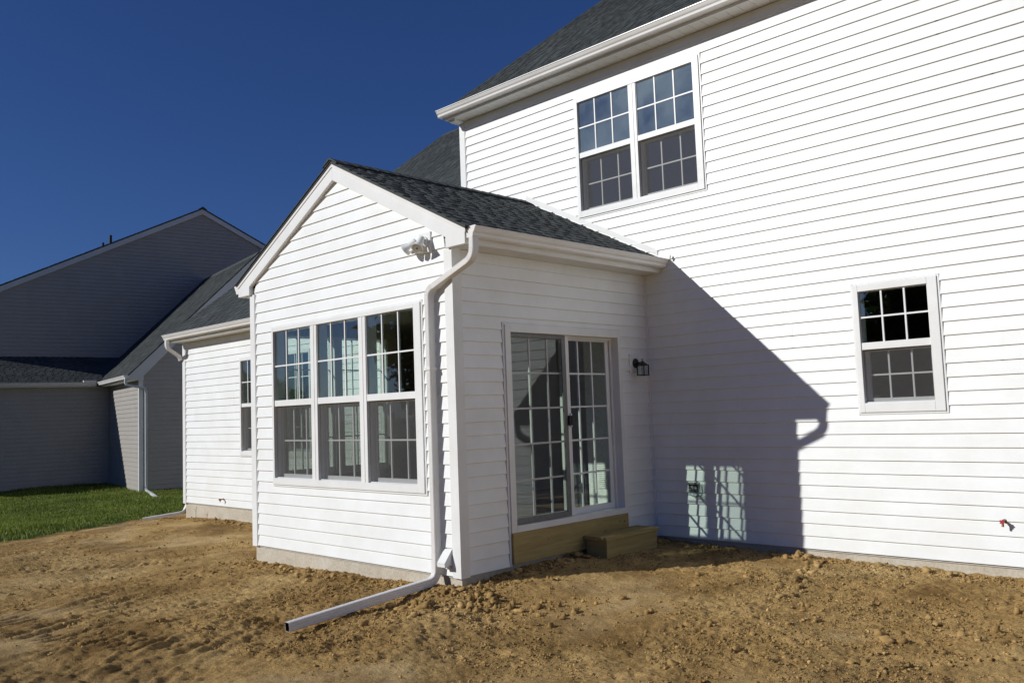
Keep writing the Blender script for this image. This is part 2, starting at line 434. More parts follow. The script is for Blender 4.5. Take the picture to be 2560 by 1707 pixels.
# ------------------------------------------------------------------ window builder
def window(house, fr, outer, units, zr, zg, opens, glass_up='window_glass', cols=3, rows=2, screen=True, lintel=0.02, wcol='trim_white', label=None):
    """outer=(s0,s1,z0,z1); units=[(a,b)..] glass extents; zr=(rail bottom, rail top); zg=(bottom, top)"""
    s0, s1, z0, z1 = outer
    mb = MB()
    j = 0.022                                    # J-channel round the unit
    mb.box(fr, s0 - j, s0, 0.0, 0.021, z0 - j, z1 + j); mb.box(fr, s1, s1 + j, 0.0, 0.021, z0 - j, z1 + j)
    mb.box(fr, s0, s1, 0.0, 0.021, z1, z1 + j); mb.box(fr, s0, s1, 0.0, 0.021, z0 - j, z0)
    a0, b1 = units[0][0], units[-1][1]
    mb.box(fr, s0, a0, -0.12, 0.034, z0, z1); mb.box(fr, b1, s1, -0.12, 0.034, z0, z1)
    mb.box(fr, a0, b1, -0.12, 0.034, zg[1], z1); mb.box(fr, a0, b1, -0.12, 0.034, z0, zg[0])
    for (a, b_), (c, d) in zip(units[:-1], units[1:]):
        mb.box(fr, b_, c, -0.12, 0.027, zg[0], zg[1])
        m_ = (b_ + c) / 2; mb.box(fr, m_ - 0.012, m_ + 0.012, 0.0271, 0.031, zg[0], zg[1])
    w = mb.build('window', wcol, house, bevel=0.004)
    if label: w['label'] = label
    for a, b_ in units:
        up = MB(); t = 0.008
        up.box(fr, a, b_, -0.055, 0.022, zr[0], zr[1])
        up.box(fr, a, a + t, -0.03, 0.018, zr[1], zg[1]); up.box(fr, b_ - t, b_, -0.03, 0.018, zr[1], zg[1])
        up.box(fr, a + t, b_ - t, -0.03, 0.018, zg[1] - t, zg[1])
        up.build('upper_sash', wcol, w, bevel=0.002)
        lo = MB(); t2 = 0.035
        lo.box(fr, a, a + t2, -0.095, -0.06, zg[0], zr[0]); lo.box(fr, b_ - t2, b_, -0.095, -0.06, zg[0], zr[0])
        lo.box(fr, a + t2, b_ - t2, -0.095, -0.06, zg[0], zg[0] + 0.045); lo.box(fr, a + t2, b_ - t2, -0.095, -0.06, zr[0] - 0.02, zr[0] + 0.03)
        lo.build('lower_sash', wcol, w)
        for (lo_, hi_, d, gm) in ((zr[1], zg[1] - t, 0.006, glass_up), (zg[0] + 0.045, zr[0] - 0.02, -0.08, 'window_glass')):
            pm = MB(); pm.box(fr, a + t, b_ - t, d - 0.003, d + 0.003, lo_, hi_); pm.build('pane', gm, w)
            mm = MB(); k = 0.008
            for c in range(1, cols):
                s = a + (b_ - a) * c / cols; mm.box(fr, s - k, s + k, d - 0.012, d + 0.0075, lo_, hi_)
            for r_ in range(1, rows):
                z = lo_ + (hi_ - lo_) * r_ / rows
                ed = [a + t] + [a + (b_ - a) * c / cols for c in range(1, cols)] + [b_ - t]
                for q0, q1 in zip(ed[:-1], ed[1:]):
                    mm.box(fr, q0 + (k if q0 != ed[0] else 0), q1 - (k if q1 != ed[-1] else 0), d - 0.011, d + 0.0072, z - k, z + k)
            mm.build('muntin_grid', wcol, w)
        if screen:
            sm = MB(); sm.quad([fr.p(a + 0.004, -0.004, zg[0] + 0.004), fr.p(b_ - 0.004, -0.004, zg[0] + 0.004), fr.p(b_ - 0.004, -0.004, zr[0]), fr.p(a + 0.004, -0.004, zr[0])])
            sm.build('insect_screen', 'insect_screen', w, recalc=False)
            sf = MB(); sf.box(fr, a + 0.002, b_ - 0.002, -0.012, 0.004, zg[0], zg[0] + 0.010); sf.build('screen_rail', 'trim_grey', w)
    opens.append((s0 - 0.004, s1 + 0.004, z0 - 0.004, z1 + 0.004))
    return w
def hole(outer, m_=0.03): return (outer[0] + m_, outer[1] - m_, outer[2] + m_, outer[3] - m_)

# ------------------------------------------------------------------ roof builder
def shingle_course_mesh(mb, P, s0, s1, t0, expo, rng, tabs=True, lapx=0.02):
    """P(s,t,h) -> world. one strip of laminated shingle with its raised tabs"""
    t1 = t0 + expo + 0.01
    mb.hexa([P(s0, t0, 0), P(s1, t0, 0), P(s1, t1, 0), P(s0, t1, 0), P(s0, t0, 0.012), P(s1, t0, 0.012), P(s1, t1, 0.003), P(s0, t1, 0.003)])
    if not tabs: return
    x = s0 + rng.uniform(0.0, 0.08)
    while x < s1 - 0.03:
        w = min(rng.uniform(0.07, 0.19), s1 - x - 0.002)
        if w > 0.03:
            mb.hexa([P(x, t0 - 0.001, 0.002), P(x + w, t0 - 0.001, 0.002), P(x + w - 0.008, t0 + expo, 0.002), P(x + 0.008, t0 + expo, 0.002),
                     P(x, t0 - 0.001, 0.0165), P(x + w, t0 - 0.001, 0.0165), P(x + w - 0.008, t0 + expo, 0.010), P(x + 0.008, t0 + expo, 0.010)])
        x += w + rng.uniform(0.035, 0.12)
def roof_plane(name, roof, O, A, U, Lth, Hth, rng, individual=False, tmin=0.0, tabs=True, slim=None):
    """O eave corner, A unit along the eave, U unit up the slope"""
    O, A, U = Vector(O), Vector(A), Vector(U); Nn = A.cross(U).normalized()
    if Nn.z < 0: Nn = -Nn
    P = lambda s, t, h: O + A * s + U * t + Nn * h
    expo = 0.143; k = 0; mb = MB()
    while k * expo < Hth - 0.02:
        t0 = k * expo; ex = min(expo, Hth - t0)
        a, b_ = (0.0, Lth) if slim is None else slim(t0)
        if b_ - a > 0.05:
            if individual is True or k < individual:
                s = a - rng.uniform(0.0, 0.9)
                while s < b_ - 0.02:
                    sa, sb = max(s, a), min(s + 0.998, b_)
                    if sb - sa > 0.04:
                        m1 = MB(); shingle_course_mesh(m1, P, sa, sb, t0, ex, rng, tabs)
                        m1.build('shingle', 'shingle', roof)
                    s += 1.0
            else:
                s = a - rng.uniform(0.0, 0.9)
                while s < b_ - 0.02:
                    sa, sb = max(s, a), min(s + 0.998, b_)
                    if sb - sa > 0.04: shingle_course_mesh(mb, P, sa, sb, t0, ex, rng, tabs)
                    s += 1.0
        k += 1
    if mb.v:
        o = mb.build(name, 'shingle', roof, recalc=True); stuff(o)

# K-style gutter
GUT = [(0.0, 0.0), (0.0, -0.098), (0.072, -0.098), (0.086, -0.085), (0.090, -0.060), (0.104, -0.045), (0.116, -0.022), (0.118, -0.012), (0.127, -0.010), (0.127, 0.0), (0.119, 0.0), (0.112, -0.004), (0.110, -0.02), (0.098, -0.042), (0.084, -0.056), (0.080, -0.083), (0.070, -0.093), (0.004, -0.093), (0.004, 0.0)]
def gutter(parent, fr, s0, s1, d0, ztop, mat='metal_white', caps=True):
    mb = MB()
    mb.extrude_s(fr, [(d0 + d, ztop + z) for d, z in GUT], s0, s1)
    if caps:
        cp = [(d0 + d, ztop + z) for d, z in GUT[:10]]
        mb.extrude_s(fr, [(d0 - .001, ztop + .004)] + [(d + (.002 if d > d0 + .01 else -.001), z - .002) for d, z in cp[1:9]] + [(d0 + .130, ztop + .004)], s0 - 0.006, s0)
        mb.extrude_s(fr, [(d0 - .001, ztop + .004)] + [(d + (.002 if d > d0 + .01 else -.001), z - .002) for d, z in cp[1:9]] + [(d0 + .130, ztop + .004)], s1, s1 + 0.006)
    return mb.build('gutter', mat, parent)

def fillet(pts, rad, seg=6):
    pts = [Vector(p) for p in pts]; out = [pts[0]]
    for a, b_, c in zip(pts[:-2], pts[1:-1], pts[2:]):
        u_, v_ = (a - b_).normalized(), (c - b_).normalized()
        r_ = min(rad, (a - b_).length * 0.45, (c - b_).length * 0.45)
        p0, p1 = b_ + u_ * r_, b_ + v_ * r_
        for i in range(seg + 1):
            t = i / seg; out.append(p0 * (1 - t) ** 2 + b_ * 2 * t * (1 - t) + p1 * t * t)
    out.append(pts[-1]); return out
def rect_profile(w, h, flutes=True):
    """rounded, fluted rectangle (p along ref, q across)"""
    pr = []
    r_ = 0.006
    def side(ax, ay, bx, by, nx, ny):
        k = 3
        for i in range(k * 4 + 1):
            t = i / (k * 4)
            off = 0.0
            if flutes and i % 4 == 2: off = -0.0025
            pr.append((ax + (bx - ax) * t + nx * off, ay + (by - ay) * t + ny * off))
    side(-w / 2 + r_, -h / 2, w / 2 - r_, -h / 2, 0, -1)
    side(w / 2, -h / 2 + r_, w / 2, h / 2 - r_, 1, 0)
    side(w / 2 - r_, h / 2, -w / 2 + r_, h / 2, 0, 1)
    side(-w / 2, h / 2 - r_, -w / 2, -h / 2 + r_, -1, 0)
    return pr
def pipe(name, parent, pts, ref, w, h, mat='metal_white', hollow=False, crimp=False):
    """w across ref, h along the third direction"""
    pts = [Vector(p) for p in pts]; ref = Vector(ref).normalized(); mb = MB()
    def sweep(sc_):
        rs = []
        for i, p in enumerate(pts):
            t = (pts[min(i + 1, len(pts) - 1)] - pts[max(i - 1, 0)]).normalized()
            q = t.cross(ref).normalized()
            k = sc_ * (1.0 if not crimp else (1.0 if i % 2 else 0.955))
            rs.append([p + ref * (a * k) + q * (b_ * k) for a, b_ in rect_profile(w, h)])
        return rs
    if not hollow: mb.rings(sweep(1.0))
    else:
        o_, i_ = sweep(1.0), sweep(0.95)
        mb.rings(o_ + i_[::-1] + [o_[0]], False)
        crimp = False; shade_lining = MB(); shade_lining.rings(sweep(0.945)[:-1] + [[c + (d_ - c) * 1.0 for c, d_ in zip(*sweep(0.945)[-2:])]], False)
    po = mb.build(name, mat, parent, smooth=False)
    if hollow: shade_lining.build('shade_lining', 'black_plastic', parent, recalc=False)  # black sleeve paints the shade inside the open pipe end
    return po

# ------------------------------------------------------------------ height field of the yard
def _hash(ix, iy, seed):
    h = (ix.astype(np.int64) * 374761393 + iy.astype(np.int64) * 668265263 + seed * 1442695041) & 0xffffffff
    h = ((h ^ (h >> 13)) * 1274126177) & 0xffffffff
    return ((h ^ (h >> 16)) & 0xffff) / 65535.0
def vnoise(x, y, seed):
    ix, iy = np.floor(x), np.floor(y); fx, fy = x - ix, y - iy
    ux, uy = fx * fx * fx * (fx * (fx * 6 - 15) + 10), fy * fy * fy * (fy * (fy * 6 - 15) + 10)
    a = _hash(ix, iy, seed); b_ = _hash(ix + 1, iy, seed); c = _hash(ix, iy + 1, seed); d = _hash(ix + 1, iy + 1, seed)
    return (a * (1 - ux) + b_ * ux) * (1 - uy) + (c * (1 - ux) + d * ux) * uy
def fbm(x, y, scale, oct_, seed, gain=0.5):
    v = np.zeros_like(x); am = 1.0; tot = 0; s = 1.0 / scale
    for o in range(oct_):
        ca, sa = math.cos(o * 1.1 + 0.4), math.sin(o * 1.1 + 0.4)
        v += am * vnoise((x * ca - y * sa) * s + 17.3 * o, (x * sa + y * ca) * s - 9.1 * o, seed + o); tot += am; am *= gain; s *= 2.03
    return v / tot - 0.5
CTRL = np.array([(-3.7, -3.05, -.20), (-3.04, -3.05, -.178), (-1.8, -3.05, -.158), (-.8, -3.05, -.14), (-.3, -3.08, -.12), (0, -3.05, -.095), (0.05, -2.6, -.05), (0.05, -2.2, -.025), (.06, -1.7, -.015), (.5, -1.9, -.045), (.3, -1.3, -.04), (.35, -.45, -.06), (0.02, -.1, -.05), (.9, 0, -.075), (1.76, 0, -.075), (2.36, 0, -.10), (3.0, 0, -.105), (3.77, 0, -.115), (6, 0, -.13), (8, 0, -.15),
    (1.2, -1.2, -.075), (2.2, -.8, -.085), (1.2, -2.2, -.115), (.7, -3.2, -.15), (2.4, -2.0, -.14), (4, -1.4, -.16),
    (-10.1, -.95, -.30), (-9.2, -.95, -.255), (-8.4, -.95, -.24), (-7.6, -.95, -.25), (-5, -.95, -.23), (-3.8, -2, -.21), (-.36, -4.6, -.245), (-.3, -3.8, -.20), (2, -4, -.23), (4, -2.6, -.19), (0, -6.5, -.30), (5, -5, -.28), (-10, -4, -.34), (-5, -4, -.28), (-7, -2.5, -.28), (-2.4, -4.6, -.27), (-6, -8, -.36), (6, -9, -.32), (2, -7, -.29), (-15, 0, -.35), (-18.4, 1.5, -.37), (-14, 2, -.36), (-22, 2, -.36), (-20, -3, -.37), (-14, -8, -.42), (-30, 0, -.42), (0, -20, -.5), (20, -10, -.4), (-20, -25, -.55), (-10, 20, -.4), (15, 15, -.3), (-30, 20, -.45), (40, -40, -.6), (-60, -60, -.7), (100, 0, -.6), (0, 100, -.6), (-100, 50, -.6)])
def base_h(x, y):
    w = np.zeros_like(x); v = np.zeros_like(x)
    for cx, cy, cz in CTRL:
        d = (x - cx) ** 2 + (y - cy) ** 2 + 0.04
        k = 1.0 / d ** 1.6
        w += k; v += k * cz
    return v / w
def is_grass(x, y):
    return (x + 0.2 * y + 1.2 * (fbm(x, y, 1.0, 3, 90) + 0.5) + 0.5 * fbm(x, y, 0.22, 3, 95)) < -10.35
def house_dist(x, y):
    """distance outside the footprint of the house"""
    def rect(x0, x1, y0, y1):
        dx = np.maximum(np.maximum(x0 - x, x - x1), 0); dy = np.maximum(np.maximum(y0 - y, y - y1), 0)
        return np.hypot(dx, dy)
    return np.minimum(np.minimum(rect(-3.73, 0, -3.05, 5), rect(-3, 10.4, 0, 9)), rect(-10.17, -3, -.95, 9))
def rough_mask(x, y):
    r_ = np.clip((fbm(x, y, 1.9, 5, 11, 0.6) + 0.015) * 6.0 + 0.42, 0, 1)
    hd = house_dist(x, y)
    r_ = np.maximum(r_, np.exp(-(hd / 0.55) ** 2))
    # the churned strip that runs down the slope on the right
    d1 = np.abs((x - 2.3) * 0.98 + (y + 1.1) * 0.20); r_ = np.maximum(r_, np.exp(-(d1 / 0.25) ** 2) * (hd < 3.5) * 0.9)
    return r_
def ground_h(x, y, fine=True):
    h = base_h(x, y)
    near = np.clip(1.5 - np.hypot(x + 1.5, y + 3) / 16.0, 0.0, 1.0)
    hd = house_dist(x, y)
    gz = is_grass(x, y)
    rm = rough_mask(x, y)
    d = np.where(gz, 0.25, 1.0) * near
    h = h + d * (0.075 * fbm(x, y, 1.3, 3, 21) * np.clip(hd / 0.8, 0.25, 1))
    h = h + d * np.exp(-(hd / 0.35) ** 2) * 0.05 * (fbm(x, y, 0.45, 3, 5) + 0.1)
    if fine:
        rm = rm * np.clip(0.62 + (x + 3.2) / 3.0, 0.62, 1.0)
        lump = np.abs(fbm(x, y, 0.13, 5, 33, 0.6)) * 2
        h = h + d * rm * (0.045 * (0.22 - lump) + 0.026 * fbm(x, y, 0.05, 3, 44, 0.65))
        h = h + d * (0.050 * fbm(x, y, 0.55, 5, 55, 0.55) * np.clip(hd / 0.5, 0.3, 1) + 0.016 * fbm(x, y, 0.05, 3, 66, 0.7))
        hump = np.clip(fbm(x, y, 0.28, 4, 58, 0.6) * 5 - 0.35, 0, 1); h = h + d * rm * 0.022 * hump
        # scraper streaks on the left, tracks of a machine
        ca, sa = math.cos(1.95), math.sin(1.95)
        p, q = x * ca + y * sa, -x * sa + y * ca
        st = np.clip((fbm(x, y, 1.8, 3, 71) + 0.08) * 4, 0, 1) * (x < 0.5) * np.clip((-3.3 - y) / 0.8, 0, 1)
        h = h + d * st * (0.034 * np.abs(fbm(p / 6.0, q, 0.20, 3, 77)) * 2 - 0.01)
        wv_ = np.exp(-(((x + 2.1) / 2.3) ** 4)) * np.exp(-(((y + 5.6) / 1.15) ** 4)) * np.clip(fbm(x, y, 0.35, 4, 79, 0.6) * 6 + 0.6, 0, 1)
        ph = q * 2 * math.pi / 0.17 + 7.0 * fbm(x, y, 0.9, 3, 78)
        h = h + wv_ * 0.022 * (np.clip(np.sin(ph) * 0.5 + 0.5, 0, 1) ** 1.6 - 0.3)
        # tread marks
        for (tx, ty, ang, ln) in ((-6.5, -4.6, -0.2, 1.1), (-5.6, -4.2, 0.75, 0.8), (-1.6, -5.7, 0.35, 1.3), (-3.2, -5.9, 0.30, 1.2)):
            c_, s_ = math.cos(ang), math.sin(ang)
            pp, qq = (x - tx) * c_ + (y - ty) * s_, -(x - tx) * s_ + (y - ty) * c_
            mk = np.exp(-(pp / ln) ** 4) * np.exp(-(qq / 0.17) ** 4)
            h = h + d * mk * (0.013 * np.sign(np.sin(pp * 2 * math.pi / 0.13)) * np.clip(np.abs(np.sin(pp * 2 * math.pi / 0.13)) * 2, 0, 1) - 0.02)
    return h

def axis(breaks):
    """breaks: list of (end, step) from a start value"""
    out = [breaks[0]]
    for end, step in breaks[1:]:
        n = max(1, int(round((end - out[-1]) / step)))
        st = out[-1]
        out += [st + (end - st) * (i + 1) / n for i in range(n)]
    return np.array(out)
gx = axis([-500, (-120, 60), (-40, 10), (-24, 1.0), (-11.5, 0.12), (-4.0, 0.03), (-1.2, 0.018), (4.9, 0.0115), (6.5, 0.05), (12, 0.4), (40, 6), (120, 20), (500, 95)])
gy = axis([-500, (-120, 60), (-40, 10), (-12, 1.0), (-8.0, 0.08), (-5.2, 0.022), (0.15, 0.0115), (3.0, 0.12), (12, 1.0), (40, 6), (120, 20), (500, 95)])
X, Y = np.meshgrid(gx, gy)
Zg = ground_h(X.ravel(), Y.ravel()).reshape(X.shape)
nx, ny = len(gx), len(gy)
me = bpy.data.meshes.new('ground')
me.vertices.add(nx * ny)
co = np.empty((nx * ny, 3), np.float32); co[:, 0] = X.ravel(); co[:, 1] = Y.ravel(); co[:, 2] = Zg.ravel()
me.vertices.foreach_set('co', co.ravel())
ii = (np.arange(ny - 1)[:, None] * nx + np.arange(nx - 1)[None, :]).ravel()
quads = np.stack([ii, ii + 1, ii + nx + 1, ii + nx], 1).astype(np.int32)
me.loops.add(quads.size); me.loops.foreach_set('vertex_index', quads.ravel())
me.polygons.add(len(quads)); me.polygons.foreach_set('loop_start', np.arange(len(quads), dtype=np.int32) * 4)
me.polygons.foreach_set('use_smooth', np.ones(len(quads), bool))
me.update(); me.materials.append(MAT['soil'])
att = me.attributes.new('crumbly', 'FLOAT', 'POINT'); att.data.foreach_set('value', rough_mask(co[:, 0].astype(float), co[:, 1].astype(float)).astype(np.float32))
ground = bpy.data.objects.new('ground', me); col.objects.link(ground); structure(ground)
ground['label'] = 'bare brown graded soil of the yard running into green lawn'

# ------------------------------------------------------------------ the white house
HZ = -0.2
house = thing('house', 'white vinyl-sided house with gabled bump-out room and dark shingle roofs', 'house', (0, 0, HZ))
MAIN = Fr((0, 0.01), (1, 0), (0, -1))
FRONT = Fr((0, -3.04), (1, 0), (0, -1))
SIDE = Fr((-0.01, 0), (0, 1), (1, 0))
LEFTB = Fr((-3.72, 0), (0, 1), (-1, 0))
WING = Fr((0, -0.94), (1, 0), (0, -1))
XL, XR = -3.12, 10.4  # right end runs on unseen to bounce extra light at the side wall
WL = -10.17
SOF = 3.028            # soffit height of the low eaves
MSOF = 5.715           # soffit height of the main eave

op_main, op_front, op_side, op_left, op_wing = [], [], [], [], []
# front triple window of the bump-out
fo = (-3.232, -0.462, 0.738, 2.575)
window(house, FRONT, fo, [(-3.195, -2.405), (-2.280, -1.487), (-1.364, -0.565)], (1.645, 1.714), (0.812, 2.527), op_front, label='triple white window in the gable wall of the bump-out')
lo_ = (-2.70, -1.06, 0.738, 2.575)
window(house, LEFTB, lo_, [(-2.66, -1.94), (-1.82, -1.10)], (1.645, 1.714), (0.812, 2.527), op_left)
uo = (-0.945, 0.895, 3.895, 5.445)
window(house, MAIN, uo, [(-0.902, -0.098), (0.011, 0.812)], (4.66, 4.728), (3.975, 5.385), op_main, glass_up='dusty_glass', label='upstairs double window with dusty upper panes')
ro = (2.477, 3.262, 1.349, 2.586)
window(house, MAIN, ro, [(2.529, 3.175)], (1.955, 2.023), (1.440, 2.523), op_main, label='single white window low on the main wall')
wo = (-7.955, -5.72, 0.90, 2.58)
window(house, WING, wo, [(-7.915, -7.28), (-7.155, -6.52), (-6.395, -5.76)], (1.732, 1.794), (0.975, 2.532), op_wing)

# --- sliding door on the side wall
do = (-2.40, -0.556, 0.315, 2.335)
mb = MB()
for a, b_, c, d in ((-2.40, -2.325, 0.315, 2.335), (-0.605, -0.556, 0.315, 2.335), (-2.325, -0.605, 2.268, 2.335), (-2.325, -0.605, 0.315, 0.378)):
    mb.box(SIDE, a, b_, -0.14, 0.034, c, d)
for a, b_, c, d in ((-2.425, -2.40, 0.0, 2.36), (-0.556, -0.531, 0.0, 2.36), (-2.40, -0.556, 2.335, 2.36)): mb.box(SIDE, a, b_, 0, 0.021, c, d)
mb.box(SIDE, -0.640, -0.605, -0.075, -0.055, 0.378, 2.268); mb.box(SIDE, -2.325, -0.605, -0.066, -0.062, 2.240, 2.268)
door = mb.build('sliding_door', 'trim_white', house, bevel=0.003)
def door_panel(s0, s1, dc, name):
    d0, d1 = dc - 0.018, dc + 0.018; st, tr_, br = 0.062, 0.062, 0.085
    z0, z1 = 0.355, 2.285
    m_ = MB(); m_.box(SIDE, s0, s0 + st, d0, d1, z0, z1); m_.box(SIDE, s1 - st, s1, d0, d1, z0, z1)
    m_.box(SIDE, s0 + st, s1 - st, d0, d1, z1 - tr_, z1); m_.box(SIDE, s0 + st, s1 - st, d0, d1, z0, z0 + br)
    m_.build(name, 'trim_white', door, bevel=0.003)
    a, b_, c, d = s0 + st, s1 - st, z0 + br, z1 - tr_
    g_ = MB(); g_.box(SIDE, a, b_, dc - 0.003, dc + 0.003, c, d); g_.build('pane', 'window_glass', door)
    k = 0.009; q_ = MB()
    for i in (1, 2): s = a + (b_ - a) * i / 3; q_.box(SIDE, s - k, s + k, dc - 0.011, dc + 0.0075, c, d)
    for i in (1, 2, 3, 4):
        z = c + (d - c) * i / 5
        for j in range(3): q_.box(SIDE, a + (b_ - a) * j / 3 + (k if j else 0), a + (b_ - a) * (j + 1) / 3 - (k if j < 2 else 0), dc - 0.010, dc + 0.0072, z - k, z + k)
    q_.build('muntin_grid', 'trim_white', door)
door_panel(-2.325, -1.392, -0.042, 'fixed_panel')
door_panel(-1.460, -0.640, -0.098, 'sliding_panel')
m_ = MB(); fw = 0.042; a, b_, c, d = -2.322, -1.470, 0.380, 2.266
m_.box(SIDE, a, a + 0.02, -0.016, 0.0, c, d); m_.box(SIDE, b_ - 0.062, b_, -0.016, 0.0, c, d)
m_.box(SIDE, a + 0.02, b_ - 0.062, -0.016, 0.0, d - fw, d); m_.box(SIDE, a + 0.02, b_ - 0.062, -0.016, 0.0, c, c + 0.055)
m_.build('screen_frame', 'grey_aluminium', door, bevel=0.003)
m_ = MB(); m_.quad([SIDE.p(a + .015, -0.008, c + .03), SIDE.p(b_ - .03, -0.008, c + .03), SIDE.p(b_ - .03, -0.008, d - .03), SIDE.p(a + .015, -0.008, d - .03)])
scr = m_.build('insect_screen', 'door_screen', door, recalc=False)
m_ = MB(); m_.box(SIDE, -1.478, -1.425, 0.0, 0.028, 1.315, 1.42); m_.build('handle', 'black_plastic', door, bevel=0.006)
m_ = MB(); m_.box(SIDE, -1.418, -1.400, -0.023, -0.004, 1.30, 1.44); m_.build('latch', 'trim_white', door, bevel=0.003)
op_side.append((-2.428, -0.528, -0.02, 2.363))

# --- walls: solid backing + planks
gable = lambda z: (-1.865 - (4.07 - z) / 0.512, -1.865 + (4.07 - z) / 0.512)
w_main = backing('main_wall', MAIN, XL, XR, -0.02, MSOF, [hole(uo), hole(ro), (-3.0, -0.98, 0.3, 2.45)], 'interior_paint', house)
# the main wall shows right of the bump-out and above its roof
def main_opens():
    return op_main + [(-9, 0.0, -1, 3.05)]
siding(w_main, MAIN, XL + 0.085, XR - 0.1, 0.0, 44 * EX, main_opens(), 'siding_white', seam=3.66, rng=random.Random(3))
mb = MB(); mb.box(MAIN, XL + 0.085, XR, 0.0, 0.012, 44 * EX, MSOF - 0.003); mb.build('frieze_board', 'siding_white', w_main)
mb = MB(); mb.box(MAIN, XL + 0.085, XR, 0.0121, 0.022, 44 * EX - 0.004, 44 * EX + 0.022); mb.build('frieze_trim', 'trim_white', w_main)
w_front = backing('gable_wall', FRONT, -3.73, -0.01, -0.02, 3.10, [hole(fo)], 'interior_paint', house, extra=[(-3.70, 3.10), (-0.03, 3.10), (-1.865, 4.06)])
siding(w_front, FRONT, -3.73 + 0.085, -0.085, 0.0, 4.07, op_front, 'siding_white', lim=gable)
w_side = backing('side_wall', SIDE, -2.89, 0.0, -0.02, SOF + 0.07, [hole(do, 0.02)], 'interior_paint', house)
siding(w_side, SIDE, -3.04 + 0.085, -0.03, 0.0, SOF - 0.002, op_side, 'siding_white')
w_left = backing('bump_out_wall', LEFTB, -2.89, -0.94, -0.02, SOF + 0.07, [hole(lo_)], 'interior_paint', house)
siding(w_left, LEFTB, -3.04 + 0.085, -0.97, 0.0, SOF - 0.002, op_left, 'siding_white')
w_wing = backing('wing_wall', WING, WL, -3.90, -0.02, SOF + 0.07, [hole(wo)], 'interior_paint', house)
siding(w_wing, WING, WL + 0.085, -3.735, 0.0, SOF - 0.002, op_wing, 'siding_white', seam=3.66, rng=random.Random(5))
# hidden sides that close the house
cl = MB()
cl.box(WORLD, XL, XL + 0.15, 0.161, 10.0, -0.02, MSOF); cl.box(WORLD, XR - 0.15, XR, 0.161, 10.0, -0.02, MSOF); cl.box(WORLD, XL, XR, 10.001, 10.15, -0.02, MSOF)
cl.prism(Fr((XL + 0.15, 0), (0, 1), (-1, 0)), [(0.0, MSOF + .001), (10.15, MSOF + .001), (5.07, 9.55)], 0.0, 0.15)
cl.prism(Fr((XR, 0), (0, 1), (-1, 0)), [(0.0, MSOF + .001), (10.15, MSOF + .001), (5.07, 9.55)], 0.0, 0.15)
cl.box(WORLD, WL, WL + 0.15, -0.789, 12.9, -0.02, SOF + .07); cl.box(WORLD, WL, XL - .001, 12.901, 13.05, -0.02, SOF + .07)
cl.prism(Fr((WL + 0.15, 0), (0, 1), (-1, 0)), [(-0.93, SOF + .071), (13.0, SOF + .071), (6.03, 8.35)], 0.0, 0.15)
cl.build('outer_wall', 'siding_white', house)

# foundation
fd = MB()
fd.box(WORLD, -3.715, -0.015, -3.03, -2.8, -0.7, -0.001); fd.box(WORLD, -0.2, -0.015, -2.799, 0.02, -0.7, -0.001); fd.box(WORLD, -3.715, -3.5, -2.799, -0.93, -0.7, -0.001)
fd.box(WORLD, -0.0145, XR - .02, 0.021, 0.25, -0.7, -0.001); fd.box(WORLD, WL + 0.01, -3.716, -0.925, -0.7, -0.7, -0.001)
fd.box(WORLD, WL + .01, WL + .2, -0.699, 13, -.7, -.001); fd.box(WORLD, XR - .2, XR - .02, .251, 10.1, -.7, -.001)
fd.build('foundation', 'concrete', house)

# corner posts
def corner(name, x, y, sx, sy, z0, z1, mat='trim_white', wd=0.085, parent=house):
    """outside corner: faces point to sx (x) and sy (y)"""
    t = 0.024; m_ = MB()
    m_.box(WORLD, min(x + sx * t, x - sx * wd), max(x + sx * t, x - sx * wd), min(y, y + sy * t), max(y, y + sy * t), z0, z1)
    m_.box(WORLD, min(x, x + sx * t), max(x, x + sx * t), min(y, y - sy * wd), max(y, y - sy * wd), z0, z1)
    # fine flange line beside each face
    m_.box(WORLD, min(x - sx * wd, x - sx * (wd + .012)), max(x - sx * wd, x - sx * (wd + .012)), min(y, y + sy * .017), max(y, y + sy * .017), z0, z1)
    m_.box(WORLD, min(x, x + sx * .017), max(x, x + sx * .017), min(y - sy * wd, y - sy * (wd + .012)), max(y - sy * wd, y - sy * (wd + .012)), z0, z1)
    return m_.build(name, mat, parent)
corner('corner_post', -0.01, -3.04, 1, -1, -0.012, SOF)
corner('corner_post', -3.72, -3.04, -1, -1, -0.012, SOF)
corner('corner_post', XL, 0.01, -1, -1, 3.2, MSOF - .004)
corner('corner_post', WL, -0.94, -1, -1, -0.02, SOF)
# inside corner trim
mb = MB(); mb.box(WORLD, -0.01, 0.017, -0.022, 0.0095, -0.01, SOF - .002)
mb.box(WORLD, -0.0095, 0.006, -0.034, -0.022, -0.01, SOF - .002); mb.box(WORLD, 0.017, 0.03, -0.006, 0.0095, -0.01, SOF - .002)
mb.build('inside_corner', 'trim_white', house)

